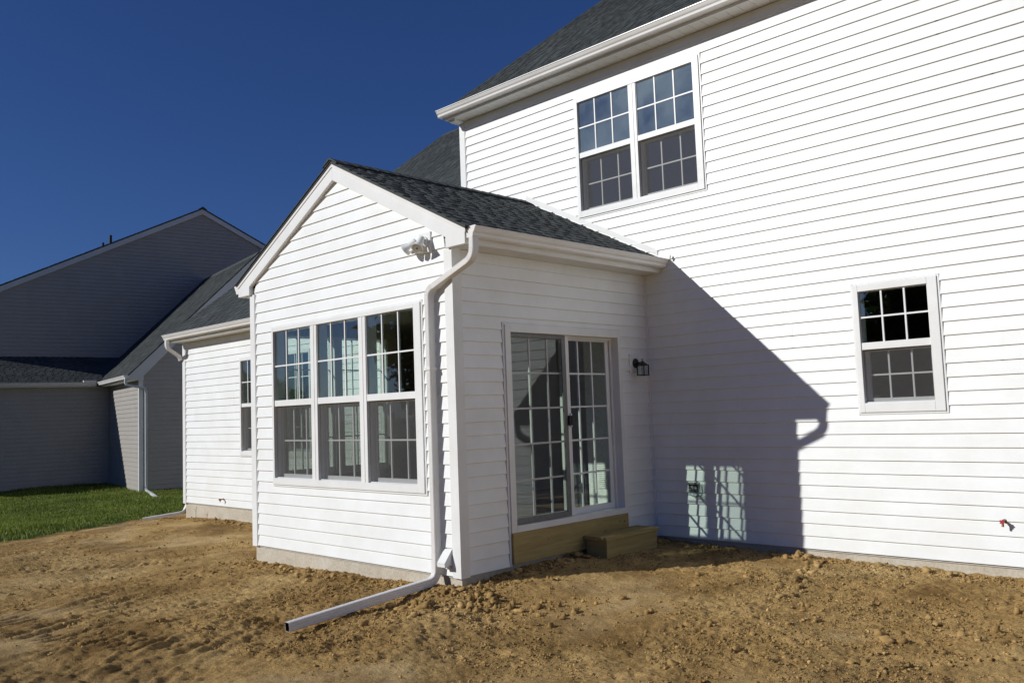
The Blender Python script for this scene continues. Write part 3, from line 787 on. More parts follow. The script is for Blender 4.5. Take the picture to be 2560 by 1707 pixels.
# --- bump-out roof
PIT = 0.512; RX = -1.865; RZ = 4.245
def fascia_side(sg):
    e_ = 2.105; i_ = 1.835
    P_ = lambda x, z: (RX + sg * x, z)
    return [P_(0, RZ), P_(e_, RZ - PIT * e_), P_(e_, SOF), P_(i_, SOF), P_(i_, RZ - 0.175 - PIT * i_), P_(0, RZ - 0.175)]
roof_b = MB()
dz = 0.006
yb0, yb1 = -3.112, 0.008
for sg in (-1, 1):
    roof_b.prism(Fr((0, 0), (1, 0), (0, 1)), [(RX, RZ + dz + 0.022), (RX + sg * 2.13, RZ + dz + 0.022 - PIT * 2.13), (RX + sg * 2.13, RZ + dz - PIT * 2.13), (RX, RZ + dz)], yb0, yb1)
roof_bump = roof_b.build('bump_out_roof', 'shingle', house)
roof_bump['label'] = 'dark shingled gable roof of the bump-out'
for sg in (-1, 1):
    m_ = MB(); m_.prism(FRONT, fascia_side(sg), 0.0, 0.056)
    o = m_.build('rake_board', 'trim_white', house, bevel=0.003)
    m_ = MB()   # thin drip edge on top of the rake board
    m_.prism(FRONT, [(RX, RZ + 0.005), (RX + sg * 2.12, RZ + .005 - PIT * 2.12), (RX + sg * 2.12, RZ - .03 - PIT * 2.12), (RX, RZ - 0.03)], 0.057, 0.064)
    m_.build('drip_edge', 'metal_white', house)
rng = random.Random(11)
sl = math.sqrt(1 + PIT * PIT); Hs = 2.14 * sl
roof_plane('shingle', roof_bump, (RX + 2.14, yb0 - 0.012, RZ + dz + 0.024 - PIT * 2.14), (0, 1, 0), (-1 / sl, 0, PIT / sl), yb1 - yb0 + 0.01, Hs, rng, individual=True)
roof_plane('shingle_layer', roof_bump, (RX - 2.14, yb0 - 0.012, RZ + dz + 0.024 - PIT * 2.14), (0, 1, 0), (1 / sl, 0, PIT / sl), yb1 - yb0 + 0.01, Hs, rng)
y = yb0 - 0.02
while y < yb1 - 0.05:
    y2 = min(y + 0.30, yb1); m_ = MB()
    q = []
    for yy, h in ((y, 0.030), (y2, 0.018)):
        zc = RZ + dz + 0.03
        q.append([(RX - 0.135, yy, zc - PIT * .135 + h), (RX - .02, yy, zc + h - .004), (RX + .02, yy, zc + h - .004), (RX + 0.135, yy, zc - PIT * .135 + h), (RX + .135, yy, zc - PIT * .135 + h - .012), (RX, yy, zc + h - .016), (RX - .135, yy, zc - PIT * .135 + h - .012)])
    m_.rings(q); m_.build('ridge_cap', 'shingle', roof_bump)
    y += 0.143
# soffits, fascias and gutters of the bump-out
for sg in (-1, 1):
    xo, xi = RX + sg * 2.105, (-0.01 if sg > 0 else -3.72)
    m_ = MB(); m_.box(WORLD, min(xi, xo), max(xi, xo), -3.03, (0.0 if sg > 0 else -.9), SOF, SOF + 0.012); m_.build('soffit', 'soffit_white', house)
    m_ = MB(); m_.box(WORLD, min(xo, xo - sg * .02), max(xo, xo - sg * .02), -3.041, (0.0 if sg > 0 else -.9), SOF + .0121, RZ - PIT * 2.105 - 0.002); m_.build('fascia', 'trim_white', house)
    gutter(house, Fr((xo, 0), (0, 1), (sg, 0)), -3.075, (-0.012 if sg > 0 else -1.2), 0.001, 3.178)
# flashing where the roof dies into the main wall
m_ = MB()
m_.prism(MAIN, [(RX, RZ + .06), (0.21, RZ + .06 - PIT * 2.075), (0.21, RZ + .13 - PIT * 2.075), (RX, RZ + .13)], 0.0, 0.019)
m_.build('flashing', 'trim_white', house)
m_ = MB(); m_.prism(WORLD, [(0.385, 3.17), (0.40, 3.215), (0.415, 3.21), (0.40, 3.165)], -0.05, -0.03); m_.build('kick_out_flashing', 'metal_white', house)

# --- main roof and eave
MP = 0.752; ME_Y = -0.24; ME_Z = 5.855
msl = math.sqrt(1 + MP * MP)
ridge_y = 5.07; ridge_z = ME_Z + MP * (ridge_y + 0.26)
XRK = XL - 0.085
m_ = MB()
Fy = Fr((0, 0), (0, 1), (1, 0))
m_.prism(Fy, [(-0.26, ME_Z), (ridge_y, ridge_z), (ridge_y, ridge_z - 0.03), (-0.26, ME_Z - 0.03)], XRK, XR + 0.3)
m_.prism(Fy, [(10.4, ME_Z), (ridge_y, ridge_z), (ridge_y, ridge_z - 0.03), (10.4, ME_Z - 0.03)], XRK, XR + 0.3)
roof_main = m_.build('main_roof', 'shingle', house)
roof_plane('shingle_layer', roof_main, (XRK - 0.012, -0.275, ME_Z + .003 - MP * .015), (1, 0, 0), (0, 1 / msl, MP / msl), XR + 0.3 - XRK, 5.3 * msl, random.Random(21), individual=21)
m_ = MB(); m_.prism(Fy, [(-0.24, ME_Z - .031), (ridge_y, ridge_z - 0.031), (ridge_y, ridge_z - 0.2), (-0.24, ME_Z - .031 - .11)], XRK + .01, XRK + .035); m_.build('rake_board', 'trim_white', house)
m_ = MB(); m_.box(WORLD, XRK + .0355, XR + .3, ME_Y, ME_Y + .02, MSOF + .012, ME_Z - .035); m_.build('fascia', 'trim_white', house)
sof = MB(); sof.box(WORLD, XRK + .01, XR + .3, ME_Y + .021, 0.009, MSOF + .012, MSOF + .02)
sof = sof.build('main_soffit', 'soffit_white', house)
x = XRK + 0.012; 
while x < XR + .25:
    m_ = MB(); m_.box(WORLD, x, x + 0.146, ME_Y + .001, -.002, MSOF, MSOF + .0115); m_.box(WORLD, x + .1461, x + .1525, ME_Y + .001, -.002, MSOF + .006, MSOF + .0115)
    m_.build('soffit_panel', 'soffit_white', sof); x += 0.1525
m_ = MB(); m_.box(WORLD, XRK + .01, XR + .3, ME_Y - .012, ME_Y, MSOF - .004, MSOF + .06); m_.build('fascia_lip', 'trim_white', house)
gutter(house, Fr((0, ME_Y), (1, 0), (0, -1)), XRK - .03, XR + .3, 0.0125, ME_Z - 0.012)
# little boxed return under the left end of the eave
m_ = MB(); m_.box(WORLD, XL - .03, XL + .09, -0.20, -0.026, MSOF - .035, MSOF - .0005); m_.build('eave_return', 'trim_white', house, bevel=0.004)

# --- wing roof
WE_Y = -1.20; WE_Z = 3.185; WP = 0.752; wr_y = 6.03; wr_z = WE_Z + WP * (wr_y - WE_Y)
wsl = math.sqrt(1 + WP * WP); WRK = WL - 0.09
m_ = MB()
m_.prism(Fy, [(WE_Y - .01, WE_Z), (wr_y, wr_z), (wr_y, wr_z - .03), (WE_Y - .01, WE_Z - .03)], WRK, XL - .01)
m_.prism(Fy, [(2 * wr_y - WE_Y, WE_Z), (wr_y, wr_z), (wr_y, wr_z - .03), (2 * wr_y - WE_Y, WE_Z - .03)], WRK, XL - .01)
roof_w = m_.build('wing_roof', 'shingle', house)
roof_plane('shingle_layer', roof_w, (WRK - .012, WE_Y - .022, WE_Z + .003 - WP * .012), (1, 0, 0), (0, 1 / wsl, WP / wsl), XL - .01 - WRK, (wr_y - WE_Y) * wsl, random.Random(31), individual=12)
m_ = MB(); x = WRK - .02
while x < XL - .2:
    zc = wr_z + .012
    m_.hexa([(x, wr_y - .14, zc - .105), (x + .29, wr_y - .14, zc - .115), (x + .29, wr_y, zc - .01), (x, wr_y, zc), (x, wr_y - .14, zc - .09), (x + .29, wr_y - .14, zc - .1), (x + .29, wr_y, zc + .01), (x, wr_y, zc + .02)]); x += .143
stuff(m_.build('ridge_cap_row', 'shingle', roof_w))
m_ = MB(); m_.prism(Fy, [(WE_Y, WE_Z - .031), (wr_y, wr_z - .031), (wr_y, wr_z - .2), (WE_Y, WE_Z - .14)], WRK + .005, WRK + .03); m_.build('rake_board', 'trim_white', house)
m_ = MB(); m_.box(WORLD, WRK + .03, -3.97, WE_Y, WE_Y + .02, SOF + .012, WE_Z - .04); m_.build('fascia', 'trim_white', house)
m_ = MB(); m_.box(WORLD, WRK + .03, -3.97, WE_Y, -.945, SOF, SOF + .0118); m_.build('soffit', 'soffit_white', house)
gutter(house, Fr((0, WE_Y), (1, 0), (0, -1)), WRK - .03, -4.10, 0.001, 3.172)

# --- downspouts
DW, DH = 0.058, 0.075
m_ = MB()
dx, dy = -0.275, -3.108
m_.rings([[Vector((dx, dy, z)) + Vector((a, -b_, 0)) for a, b_ in rect_profile(DW, DH)] for z in (0.13, 2.56)])
ds = m_.build('downspout', 'metal_white', house); ds['label'] = 'white downspout on the gable wall with a long outlet over the soil'
up = fillet([(0.302, -3.045, 3.082), (0.302, -3.05, 2.895), (dx, dy, 2.655), (dx, dy, 2.50)], 0.11, 9)
pipe('upper_elbow', ds, up, (0, 1, 0), DH * 1.02, DW * 1.04, crimp=False)
cr = MB()
for seg in (up[1:10], up[11:20]):
    for p0, p1 in zip(seg[:-1], seg[1:]):
        t = (p1 - p0).normalized(); q = t.cross(Vector((0, 1, 0))).normalized(); c0 = p0 - t * .0022; c1 = p0 + t * .0022
        cr.rings([[c + Vector((0, 1, 0)) * (a * 1.08) + q * (b_ * 1.11) for a, b_ in rect_profile(DH, DW)] for c in (c0, c1)])
cr.build('elbow_crimping', 'metal_white', ds)
low = fillet([(dx, dy, 0.20), (dx, dy - .005, -0.045), (-0.365, -4.62, -0.180)], 0.13, 8)
pipe('outlet_pipe', ds, low, (1, 0, 0), DW * 1.06, DH * 1.03, hollow=True)
st_ = MB(); st_.box(WORLD, dx - .034, dx + .034, -3.152, -3.056, 1.9, 1.925); st_.build('strap', 'metal_white', ds)
# wing downspout: goose-neck and outlet
wd = pipe('downspout', house, fillet([(-10.20, -1.265, 3.075), (-10.20, -1.265, 2.93), (-10.205, -1.02, 2.77), (-10.225, -0.985, 2.70)], 0.09, 6), (1, 0, 0), 0.075, 0.06)
pipe('downspout', house, [(-10.235, -0.86, 2.75), (-10.235, -0.86, -0.1)], (1, 0, 0), 0.075, 0.06)
pipe('downspout_outlet', house, fillet([(-10.235, -0.87, -0.05), (-10.235, -0.95, -0.20), (-10.63, -1.55, -0.285)], 0.05, 4), (0, 0, 1), 0.06, 0.075, hollow=True)

# --- lumber under the door
m_ = MB(); m_.box(SIDE, -2.398, -0.570, 0.004, 0.046, 0.022, 0.3145); lb = m_.build('ledger_board', 'lumber', house, bevel=0.003); lb['label'] = 'treated timber board under the sliding door'
for s, z, r_ in ((-.73, .245, .011), (-.645, .235, .014), (-.99, .17, .012), (-1.05, .05, .008), (-1.9, .2, .009)):
    kn = MB(); kn.lathe(SIDE.p(s, 0.0455, z), (1, 0, 0), [(r_ * .75, 0), (r_ * .75, .0012)], 10); kn.build('knot', 'wood_knot', lb)

# --- interior of the house
fl = MB(); fl.box(WORLD, -3.57, -0.16, -2.89, 0.16, 0.22, 0.30); fl.box(WORLD, -10.0, XR - .15, 0.1601, 10.0, 0.22, 0.30); fl.box(WORLD, -10.0, -3.57, -.78, 0.1601, .22, .30)
fl.build('interior_floor', 'floor_wood', house)
ce = MB(); ce.box(WORLD, -3.57, -0.16, -2.89, 0.01, 2.74, 2.80); ce.box(WORLD, -10.0, XR - .15, 0.1601, 10.0, 2.74, 3.0); ce.box(WORLD, XL + .15, XR - .15, 0.1601, 10.0, 5.60, 5.70); ce.box(WORLD, -10.0, -3.571, -.78, 0.16, 2.74, 2.8)
ce.build('interior_ceiling', 'ceiling_paint', house)
iw = MB(); iw.box(WORLD, -10, XR - .15, 5.2, 5.3, 0.30, 2.74); iw.box(WORLD, 1.4, 1.5, 0.161, 5.2, 0.3, 2.74); iw.box(WORLD, XL + .16, XR - .16, 4.2, 4.3, 3.0, 5.6)  # includes an unseen partition added to darken the low main-wall window
iw.box(WORLD, -4.9, -4.8, .16, 5.2, .3, 2.74)
iw.build('interior_wall', 'interior_paint', house)
m_ = MB(); m_.box(WORLD, -0.975, -0.165, -0.012, 0.0, 0.30, 2.74); pn = m_.build('interior_panel', 'interior_white', house)
lv = MB(); lv.box(WORLD, -0.88, -0.42, -0.022, -0.0125, 0.50, 0.85)
for k in range(13): z = 0.525 + k * 0.024; lv.hexa([(-0.86, -.0222, z), (-.44, -.0222, z), (-.44, -.034, z - .006), (-.86, -.034, z - .006), (-.86, -.0222, z + .004), (-.44, -.0222, z + .004), (-.44, -.034, z), (-.86, -.034, z)])
lv.build('return_air_grille', 'interior_white', house)

# ------------------------------------------------------------------ things fixed to or standing by the house
# wooden step
step = thing('wooden_step', 'treated timber step standing below the sliding door', 'step', (0.2, -0.88, -0.06))
m_ = MB(); m_.box(WORLD, 0.040, 0.342, -1.365, -0.425, 0.128, 0.166); m_.build('tread', 'lumber', step, bevel=0.004)
m_ = MB(); m_.box(WORLD, 0.285, 0.323, -1.335, -0.455, -0.12, 0.1275); m_.build('riser', 'lumber', step, bevel=0.003)
for y0 in (-1.335, -0.493):
    m_ = MB(); m_.box(WORLD, 0.05, 0.2845, y0, y0 + .038, -0.12, 0.1275); m_.build('side_board', 'lumber', step, bevel=0.003)

# flood light
fl_ = thing('flood_light', 'white twin-head floodlight with motion sensor on the gable wall', 'floodlight', (-0.37, -3.05, 3.14))
m_ = MB(); m_.box(FRONT, -0.455, -0.275, 0.004, 0.030, 3.035, 3.235); m_.build('mounting_block', 'trim_white', fl_, bevel=0.006)
m_ = MB(); m_.lathe(FRONT.p(-0.365, 0.030, 3.14), (0, -1, 0), [(.055, 0), (.055, .018), (.03, .03)], 24); m_.build('canopy', 'trim_white', fl_, smooth=True)
def flood_head(base, d):
    base, d = Vector(base), Vector(d).normalized()
    a = MB(); a.tube([(-0.365, -3.085, 3.15), (Vector((-0.365, -3.10, 3.15)) + base) / 2 + Vector((0, -.01, .01)), base], 0.011, 8); a.build('arm', 'trim_white', fl_, smooth=True)
    h = MB(); h.lathe(base, d, [(.012, -.012), (.03, -.006), (.033, .03), (.034, .075), (.042, .095), (.058, .128), (.061, .132), (.061, .138), (.054, .139), (.048, .133), (.01, .128)], 28)
    hd = h.build('lamp_head', 'trim_white', fl_, smooth=True)
    l_ = MB(); l_.lathe(base + d * .1275, d, [(.0505, 0), (.0505, .005), (.03, .010), (.001, .012)], 24); l_.build('lens', 'lamp_lens', hd, smooth=True)
    l2 = MB(); l2.lathe(base + d * .139, d, [(.014, 0), (.014, .002), (.008, .003)], 12); l2.build('filament_dot', 'grey_aluminium', hd)
flood_head((-0.335, -3.125, 3.165), (0.16, -0.60, -0.80))
flood_head((-0.435, -3.125, 3.155), (-0.78, -0.38, -0.62))
m_ = MB()
ax = Vector((-0.22, -0.55, -0.82)).normalized(); sx_ = Vector((1, 0, 0)); sy_ = ax.cross(sx_).normalized(); b0 = Vector((-0.395, -3.12, 3.13))
m_.rings([[b0 + ax * h + sx_ * (a * w_) + sy_ * (c * w_) for a, c in ((-.028, -.022), (.028, -.022), (.034, .0), (.028, .022), (-.028, .022), (-.034, 0))] for h, w_ in ((0, .7), (.02, 1), (.10, 1.12), (.112, 1.0))])
m_.build('motion_sensor', 'trim_white', fl_, bevel=0.003)
m_ = MB(); m_.lathe(b0 + ax * .1125, ax, [(.024, 0), (.02, .008), (.005, .012)], 14); m_.build('sensor_eye', 'lamp_lens', fl_, smooth=True)

# wall lantern
ln = thing('wall_lantern', 'small black carriage lantern beside the sliding door', 'wall lamp', (0.06, -0.285, 1.84))
m_ = MB(); m_.box(SIDE, -0.385, -0.195, 0.004, 0.030, 1.868, 2.088); m_.build('mounting_block', 'trim_white', ln, bevel=0.006)
m_ = MB(); m_.lathe((0.020, -0.285, 1.985), (1, 0, 0), [(.056, 0), (.056, .010), (.045, .018), (.020, .024), (.012, .04)], 24); m_.build('back_plate', 'black_metal', ln, smooth=True)
m_ = MB(); m_.tube([(0.05, -.285, 1.985), (.085, -.285, 1.990), (.115, -.285, 1.992), (.128, -.285, 1.985)], .009, 10); m_.build('arm', 'black_metal', ln, smooth=True)
lc = Vector((0.122, -0.285, 0)); hw = 0.046
m_ = MB()
for sx__ in (-1, 1):
    for sy__ in (-1, 1): m_.box(WORLD, lc.x + sx__ * hw - .0045, lc.x + sx__ * hw + .0045, lc.y + sy__ * hw - .0045, lc.y + sy__ * hw + .0045, 1.838, 1.958)
for z in (1.838, 1.952):
    for sg in (-1, 1):
        m_.box(WORLD, lc.x - hw - .006, lc.x + hw + .006, lc.y + sg * hw - .006, lc.y + sg * hw + .006, z, z + .009)
        m_.box(WORLD, lc.x + sg * hw - .006, lc.x + sg * hw + .006, lc.y - hw + .006, lc.y + hw - .006, z, z + .009)
m_.build('cage', 'black_metal', ln)
m_ = MB(); m_.lathe((lc.x, lc.y, 1.960), (0, 0, 1), [(.058, 0), (.055, .006), (.038, .020), (.022, .034), (.012, .040), (.006, .046)], 20); m_.build('cap', 'black_metal', ln, smooth=True)
m_ = MB(); m_.tube([(lc.x + .012 * math.cos(a), lc.y - .004, 2.018 + .013 * math.sin(a)) for a in [k * math.pi / 8 for k in range(17)]], .0028, 6); m_.build('ring', 'black_metal', ln, smooth=True)
m_ = MB(); m_.lathe((lc.x, lc.y, 1.845), (0, 0, 1), [(.012, 0), (.012, .03), (.010, .055)], 10); m_.build('candle', 'trim_white', ln)
for sg, axn in ((1, 'x'), (-1, 'x'), (1, 'y'), (-1, 'y')):
    m_ = MB()
    if axn == 'x': m_.box(WORLD, lc.x + sg * (hw - .002) - .001, lc.x + sg * (hw - .002) + .001, lc.y - hw + .006, lc.y + hw - .006, 1.848, 1.951)
    else: m_.box(WORLD, lc.x - hw + .006, lc.x + hw - .006, lc.y + sg * (hw - .002) - .001, lc.y + sg * (hw - .002) + .001, 1.848, 1.951)
    m_.build('pane', 'clear_plastic', ln)

# outdoor socket with clear cover
so = thing('outdoor_socket', 'electric socket with clear bubble cover low on the shaded wall', 'socket', (0.55, 0.0, 0.55))
m_ = MB(); m_.box(MAIN, 0.472, 0.610, 0.004, 0.022, 0.505, 0.622); m_.build('box', 'grey_aluminium', so, bevel=0.004)
m_ = MB(); m_.box(MAIN, 0.488, 0.594, 0.0221, 0.030, 0.520, 0.607); fp = m_.build('face_plate', 'black_plastic', so, bevel=0.003)
for s in (0.520, 0.562):
    m_ = MB(); m_.lathe(MAIN.p(s, 0.0301, 0.563), (0, -1, 0), [(.018, 0), (.018, .004), (.015, .005)], 18); m_.build('receptacle', 'interior_white', so)
m_ = MB()
def shell(s0, s1, d0, d1, z0, z1, t=.003):
    m_.box(MAIN, s0, s1, d0, d1, z1 - t, z1); m_.box(MAIN, s0, s1, d0, d1, z0, z0 + t); m_.box(MAIN, s0, s0 + t, d0, d1, z0 + t, z1 - t); m_.box(MAIN, s1 - t, s1, d0, d1, z0 + t, z1 - t); m_.box(MAIN, s0 + t, s1 - t, d1 - t, d1, z0 + t, z1 - t)
shell(0.500, 0.668, 0.031, 0.105, 0.482, 0.612); m_.build('clear_cover', 'clear_plastic', so, bevel=0.004)
m_ = MB(); m_.tube([MAIN.p(s, d, z) for s, d, z in ((.520, .06, .486), (.56, .085, .474), (.62, .09, .472), (.672, .08, .482), (.678, .06, .53), (.66, .05, .585))], .004, 6); m_.build('cover_bail', 'grey_aluminium', so, smooth=True)

# hose taps
def tap(fr, s, z, d0, label, body, handle, k_=0.75):
    t = thing('hose_tap', label, 'tap', fr.p(s, 0.02, z - .03), 'hose taps on the walls')
    ax_ = Vector(fr.p(0, 1, 0)) - Vector(fr.p(0, 0, 0))
    pr_ = lambda l: [(r_ * k_, h * k_) for r_, h in l]
    m_ = MB(); m_.lathe(fr.p(s, d0, z), ax_, pr_([(.024, -.016), (.024, .006), (.012, .008), (.012, .05), (.018, .052), (.018, .085), (.010, .088)]), 14); m_.build('body', body, t, smooth=True)
    m_ = MB(); m_.tube([fr.p(s, d0 + .068 * k_, z), fr.p(s, d0 + .085 * k_, z - .02 * k_), fr.p(s, d0 + .092 * k_, z - .058 * k_)], .013 * k_, 10); m_.build('spout', body, t, smooth=True)
    m_ = MB(); m_.lathe(fr.p(s, d0 + .086 * k_, z), ax_, pr_([(.006, 0), (.006, .022)]), 8)
    for k in range(5):
        a = k * 2 * math.pi / 5; c = Vector(fr.p(s + .020 * k_ * math.cos(a), d0 + .106 * k_, z + .020 * k_ * math.sin(a)))
        m_.lathe(c, ax_, pr_([(.009, 0), (.010, .004), (.009, .009)]), 8)
    m_.lathe(fr.p(s, d0 + .106 * k_, z), ax_, pr_([(.017, .001), (.017, .008)]), 12)
    m_.build('handle', handle, t)
tap(MAIN, 3.665, 0.385, 0.016, 'hose tap with red handle on the right of the main wall', 'brass', 'red_paint')
tap(WING, -8.60, 0.125, 0.016, 'copper-coloured hose tap low on the wall left of the bump-out', 'copper', 'copper')

# vent hood by the corner
vh = thing('vent_hood', 'white vent hood at the foot of the gable wall by the corner', 'vent', (-0.16, -3.06, 0.08))
m_ = MB(); m_.box(FRONT, -0.225, -0.105, 0.008, 0.024, 0.060, 0.245); m_.build('flange', 'trim_white', vh, bevel=0.003)
m_ = MB(); a, b_ = -0.212, -0.108
P_ = FRONT.p
m_.hexa([P_(a, .025, .235), P_(b_, .025, .235), P_(b_, .112, .125), P_(a, .112, .125), P_(a, .025, .239), P_(b_, .025, .239), P_(b_, .116, .127), P_(a, .116, .127)])
m_.prism(Fr((a + .001, -3.04), (0, -1), (1, 0)), [(.026, .234), (.112, .124), (.108, .096), (.026, .10)], 0, .003)
m_.prism(Fr((b_ - .004, -3.04), (0, -1), (1, 0)), [(.026, .234), (.112, .124), (.108, .096), (.026, .10)], 0, .003)
m_.hexa([P_(a, .107, .092), P_(b_, .107, .092), P_(b_, .112, .092), P_(a, .112, .092), P_(a, .112, .124), P_(b_, .112, .124), P_(b_, .116, .126), P_(a, .116, .126)])
m_.build('hood', 'trim_white', vh)
m_ = MB(); m_.hexa([P_(a + .006, .03, .075), P_(b_ - .006, .03, .075), P_(b_ - .006, .1, .115), P_(a + .006, .1, .115), P_(a + .006, .03, .078), P_(b_ - .006, .03, .078), P_(b_ - .006, .1, .118), P_(a + .006, .1, .118)]); m_.build('flap', 'soffit_white', vh)

# ------------------------------------------------------------------ the neighbouring house
th = math.radians(-10.2); uu = (math.cos(th), math.sin(th)); vv = (-math.sin(th), math.cos(th))
C0 = (-18.41, 1.574)
nb_ = thing('house', 'beige vinyl-sided neighbouring house in shade with tall gable and low wing', 'house', (C0[0], C0[1], -0.36))
def nfr(u0, v0, kind):
    o = (C0[0] + u0 * uu[0] + v0 * vv[0], C0[1] + u0 * uu[1] + v0 * vv[1])
    if kind == 'front': return Fr(o, uu, (-vv[0], -vv[1]))       # s=u, faces -v
    return Fr(o, vv, uu)                                          # s=v, faces +u
NW = Fr(C0, uu, vv)                                               # s=u, d=v
NZ = -0.31
UI, UB = -4.25, -5.7
NS = 2.74
AV, AZ = 3.34, 9.20                                               # apex of the tall gable
# walls
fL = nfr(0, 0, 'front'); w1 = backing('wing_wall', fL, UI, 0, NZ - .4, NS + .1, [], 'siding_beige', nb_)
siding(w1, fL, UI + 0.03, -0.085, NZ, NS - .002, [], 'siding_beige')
fG = nfr(0, 0, 'side'); wr_v, wr_zz = 3.40, 6.60
wl_ = lambda z: (max(0.0, (z - 2.86) / 1.01 - .27), min(6.8, 7.07 - (z - 2.86) / 1.01))
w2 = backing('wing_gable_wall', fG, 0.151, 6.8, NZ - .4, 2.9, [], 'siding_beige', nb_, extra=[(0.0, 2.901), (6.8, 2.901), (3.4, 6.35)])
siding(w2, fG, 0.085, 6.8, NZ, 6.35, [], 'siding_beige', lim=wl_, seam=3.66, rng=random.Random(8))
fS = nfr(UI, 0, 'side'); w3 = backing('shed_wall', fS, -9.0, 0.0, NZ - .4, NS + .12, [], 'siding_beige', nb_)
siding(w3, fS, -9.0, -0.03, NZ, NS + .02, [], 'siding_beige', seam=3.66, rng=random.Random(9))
fB = nfr(UB, 0, 'side')
bl_ = lambda z: (AV - (AZ - .18 - z) / 0.5, AV + (AZ - .18 - z) / 0.5)
HW = 7.0
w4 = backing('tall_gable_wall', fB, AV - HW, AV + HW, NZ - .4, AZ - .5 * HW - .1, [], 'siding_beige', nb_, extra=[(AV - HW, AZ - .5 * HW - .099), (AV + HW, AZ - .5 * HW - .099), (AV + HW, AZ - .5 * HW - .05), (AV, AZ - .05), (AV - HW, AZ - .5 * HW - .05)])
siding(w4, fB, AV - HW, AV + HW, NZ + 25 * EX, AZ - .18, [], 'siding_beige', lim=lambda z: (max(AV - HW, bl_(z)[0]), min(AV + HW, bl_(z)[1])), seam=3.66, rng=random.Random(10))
cl = MB(); cl.box(NW, -16, UB - .151, AV - HW, AV - HW + .15, NZ - .4, AZ - 3.5); cl.box(NW, -16, UB - .151, AV + HW - .15, AV + HW, NZ - .4, AZ - 3.5)
cl.prism(nfr(-16, 0, 'side'), [(AV - HW, NZ - .4), (AV + HW, NZ - .4), (AV + HW, AZ - 3.55), (AV, AZ - .05), (AV - HW, AZ - 3.55)], -.15, 0)
cl.box(NW, UB, 0, 6.65, 6.8, NZ - .4, 2.9); cl.box(NW, UB, UI - .15, -9.0, -8.85, NZ - .4, 2.8)
cl.build('outer_wall', 'siding_beige', nb_)
fd = MB(); fd.box(NW, UI, -.001 - .01, .012, .1, NZ - .5, NZ - .001); fd.build('foundation', 'concrete', nb_)
def P3(u_, v_, z_): return NW.p(u_, v_, z_)
def n3(u_, v_, z_): return Vector((u_ * uu[0] + v_ * vv[0], u_ * uu[1] + v_ * vv[1], z_)).normalized()
# corner post and inside trim
cp = MB(); cp.box(NW, -.085, .024, -.024, 0, NZ - .03, NS); cp.box(NW, 0, .024, 0, .09, NZ - .03, NS); cp.build('corner_post', 'trim_grey', nb_)
# roofs: wing
m_ = MB(); nsl = math.sqrt(2); Sd = nfr(0, 0, 'side')
WV0, WZ0 = -.31, 2.885; wp = (wr_zz - WZ0) / (wr_v - WV0)
m_.prism(Sd, [(WV0, WZ0), (wr_v, wr_zz), (wr_v, wr_zz - .03), (WV0, WZ0 - .03)], UB, .09); m_.prism(Sd, [(2 * wr_v - WV0, WZ0), (wr_v, wr_zz), (wr_v, wr_zz - .03), (2 * wr_v - WV0, WZ0 - .03)], UB, .09)
nr1 = m_.build('wing_roof', 'shingle', nb_)
l1 = math.hypot(wr_v - WV0, wr_zz - WZ0)
roof_plane('shingle_layer', nr1, P3(UB, WV0 - .01, WZ0 - .007), n3(1, 0, 0), n3(0, (wr_v - WV0) / l1, (wr_zz - WZ0) / l1), .10 - UB, l1, random.Random(41))
m_ = MB(); m_.prism(Sd, [(wr_v - .12, wr_zz - .10), (wr_v, wr_zz + .035), (wr_v + .12, wr_zz - .10), (wr_v, wr_zz - .02)], UB, .12); m_.build('ridge_cap', 'shingle', nr1)
m_ = MB(); m_.prism(Sd, [(WV0, WZ0 - .031), (wr_v, wr_zz - .031), (wr_v, wr_zz - .26), (.09, 2.86), (.09, NS), (WV0, NS)], .03, .085); m_.build('rake_board', 'trim_grey', nb_)
m_ = MB(); m_.prism(Sd, [(2 * wr_v - WV0, WZ0 - .031), (wr_v, wr_zz - .031), (wr_v, wr_zz - .26), (2 * wr_v - WV0, WZ0 - .2)], .03, .085); m_.build('rake_board', 'trim_grey', nb_)
m_ = MB(); m_.box(NW, UI, .03, WV0 + .001, -.001, NS, NS + .012); m_.build('soffit', 'soffit_white', nb_)
m_ = MB(); m_.box(NW, UI + .4, .0295, WV0 + .001, WV0 + .02, NS + .0121, WZ0 - .035); m_.build('fascia', 'trim_grey', nb_)
gutter(nb_, nfr(0, WV0, 'front'), UI + .40, .10, 0.0, WZ0 - .01)
# shed roof
m_ = MB(); Fu = nfr(0, 0, 'front')
SE_U, SE_Z = UI + .27, 2.89
m_.prism(Fu, [(SE_U, SE_Z), (UB, 3.80), (UB, 3.77), (SE_U, SE_Z - .03)], 0.2, 9.2)
nr2 = m_.build('shed_roof', 'shingle', nb_)
l2 = math.hypot(SE_U - UB, 3.80 - SE_Z)
roof_plane('shingle_layer', nr2, P3(SE_U + .01, -9.2, SE_Z - .002), n3(0, 1, 0), n3(-(SE_U - UB) / l2, 0, (3.80 - SE_Z) / l2), 9.0, l2, random.Random(42))
m_ = MB(); m_.prism(Fu, [(SE_U, SE_Z), (UB, 3.80), (UB, 3.77), (SE_U, SE_Z - .03)], -0.6, 0.199); m_.build('shed_roof_valley', 'shingle', nb_)
m_ = MB(); m_.box(NW, UI + .001, SE_U, -9.0, WV0 - .01, NS, NS + .012); m_.box(NW, SE_U - .02, SE_U - .001, -9.0, WV0 - .12, NS + .0125, SE_Z - .035); m_.build('fascia', 'trim_grey', nb_)
gutter(nb_, nfr(SE_U, 0, 'side'), -9.0, WV0 - .135, 0.0, SE_Z - .01)
m_ = MB(); m_.box(NW, SE_U - .02, SE_U + .13, WV0 - .5, WV0 - .137, SE_Z - .0095, SE_Z + .05); m_.build('gutter_guard', 'metal_white', nb_)
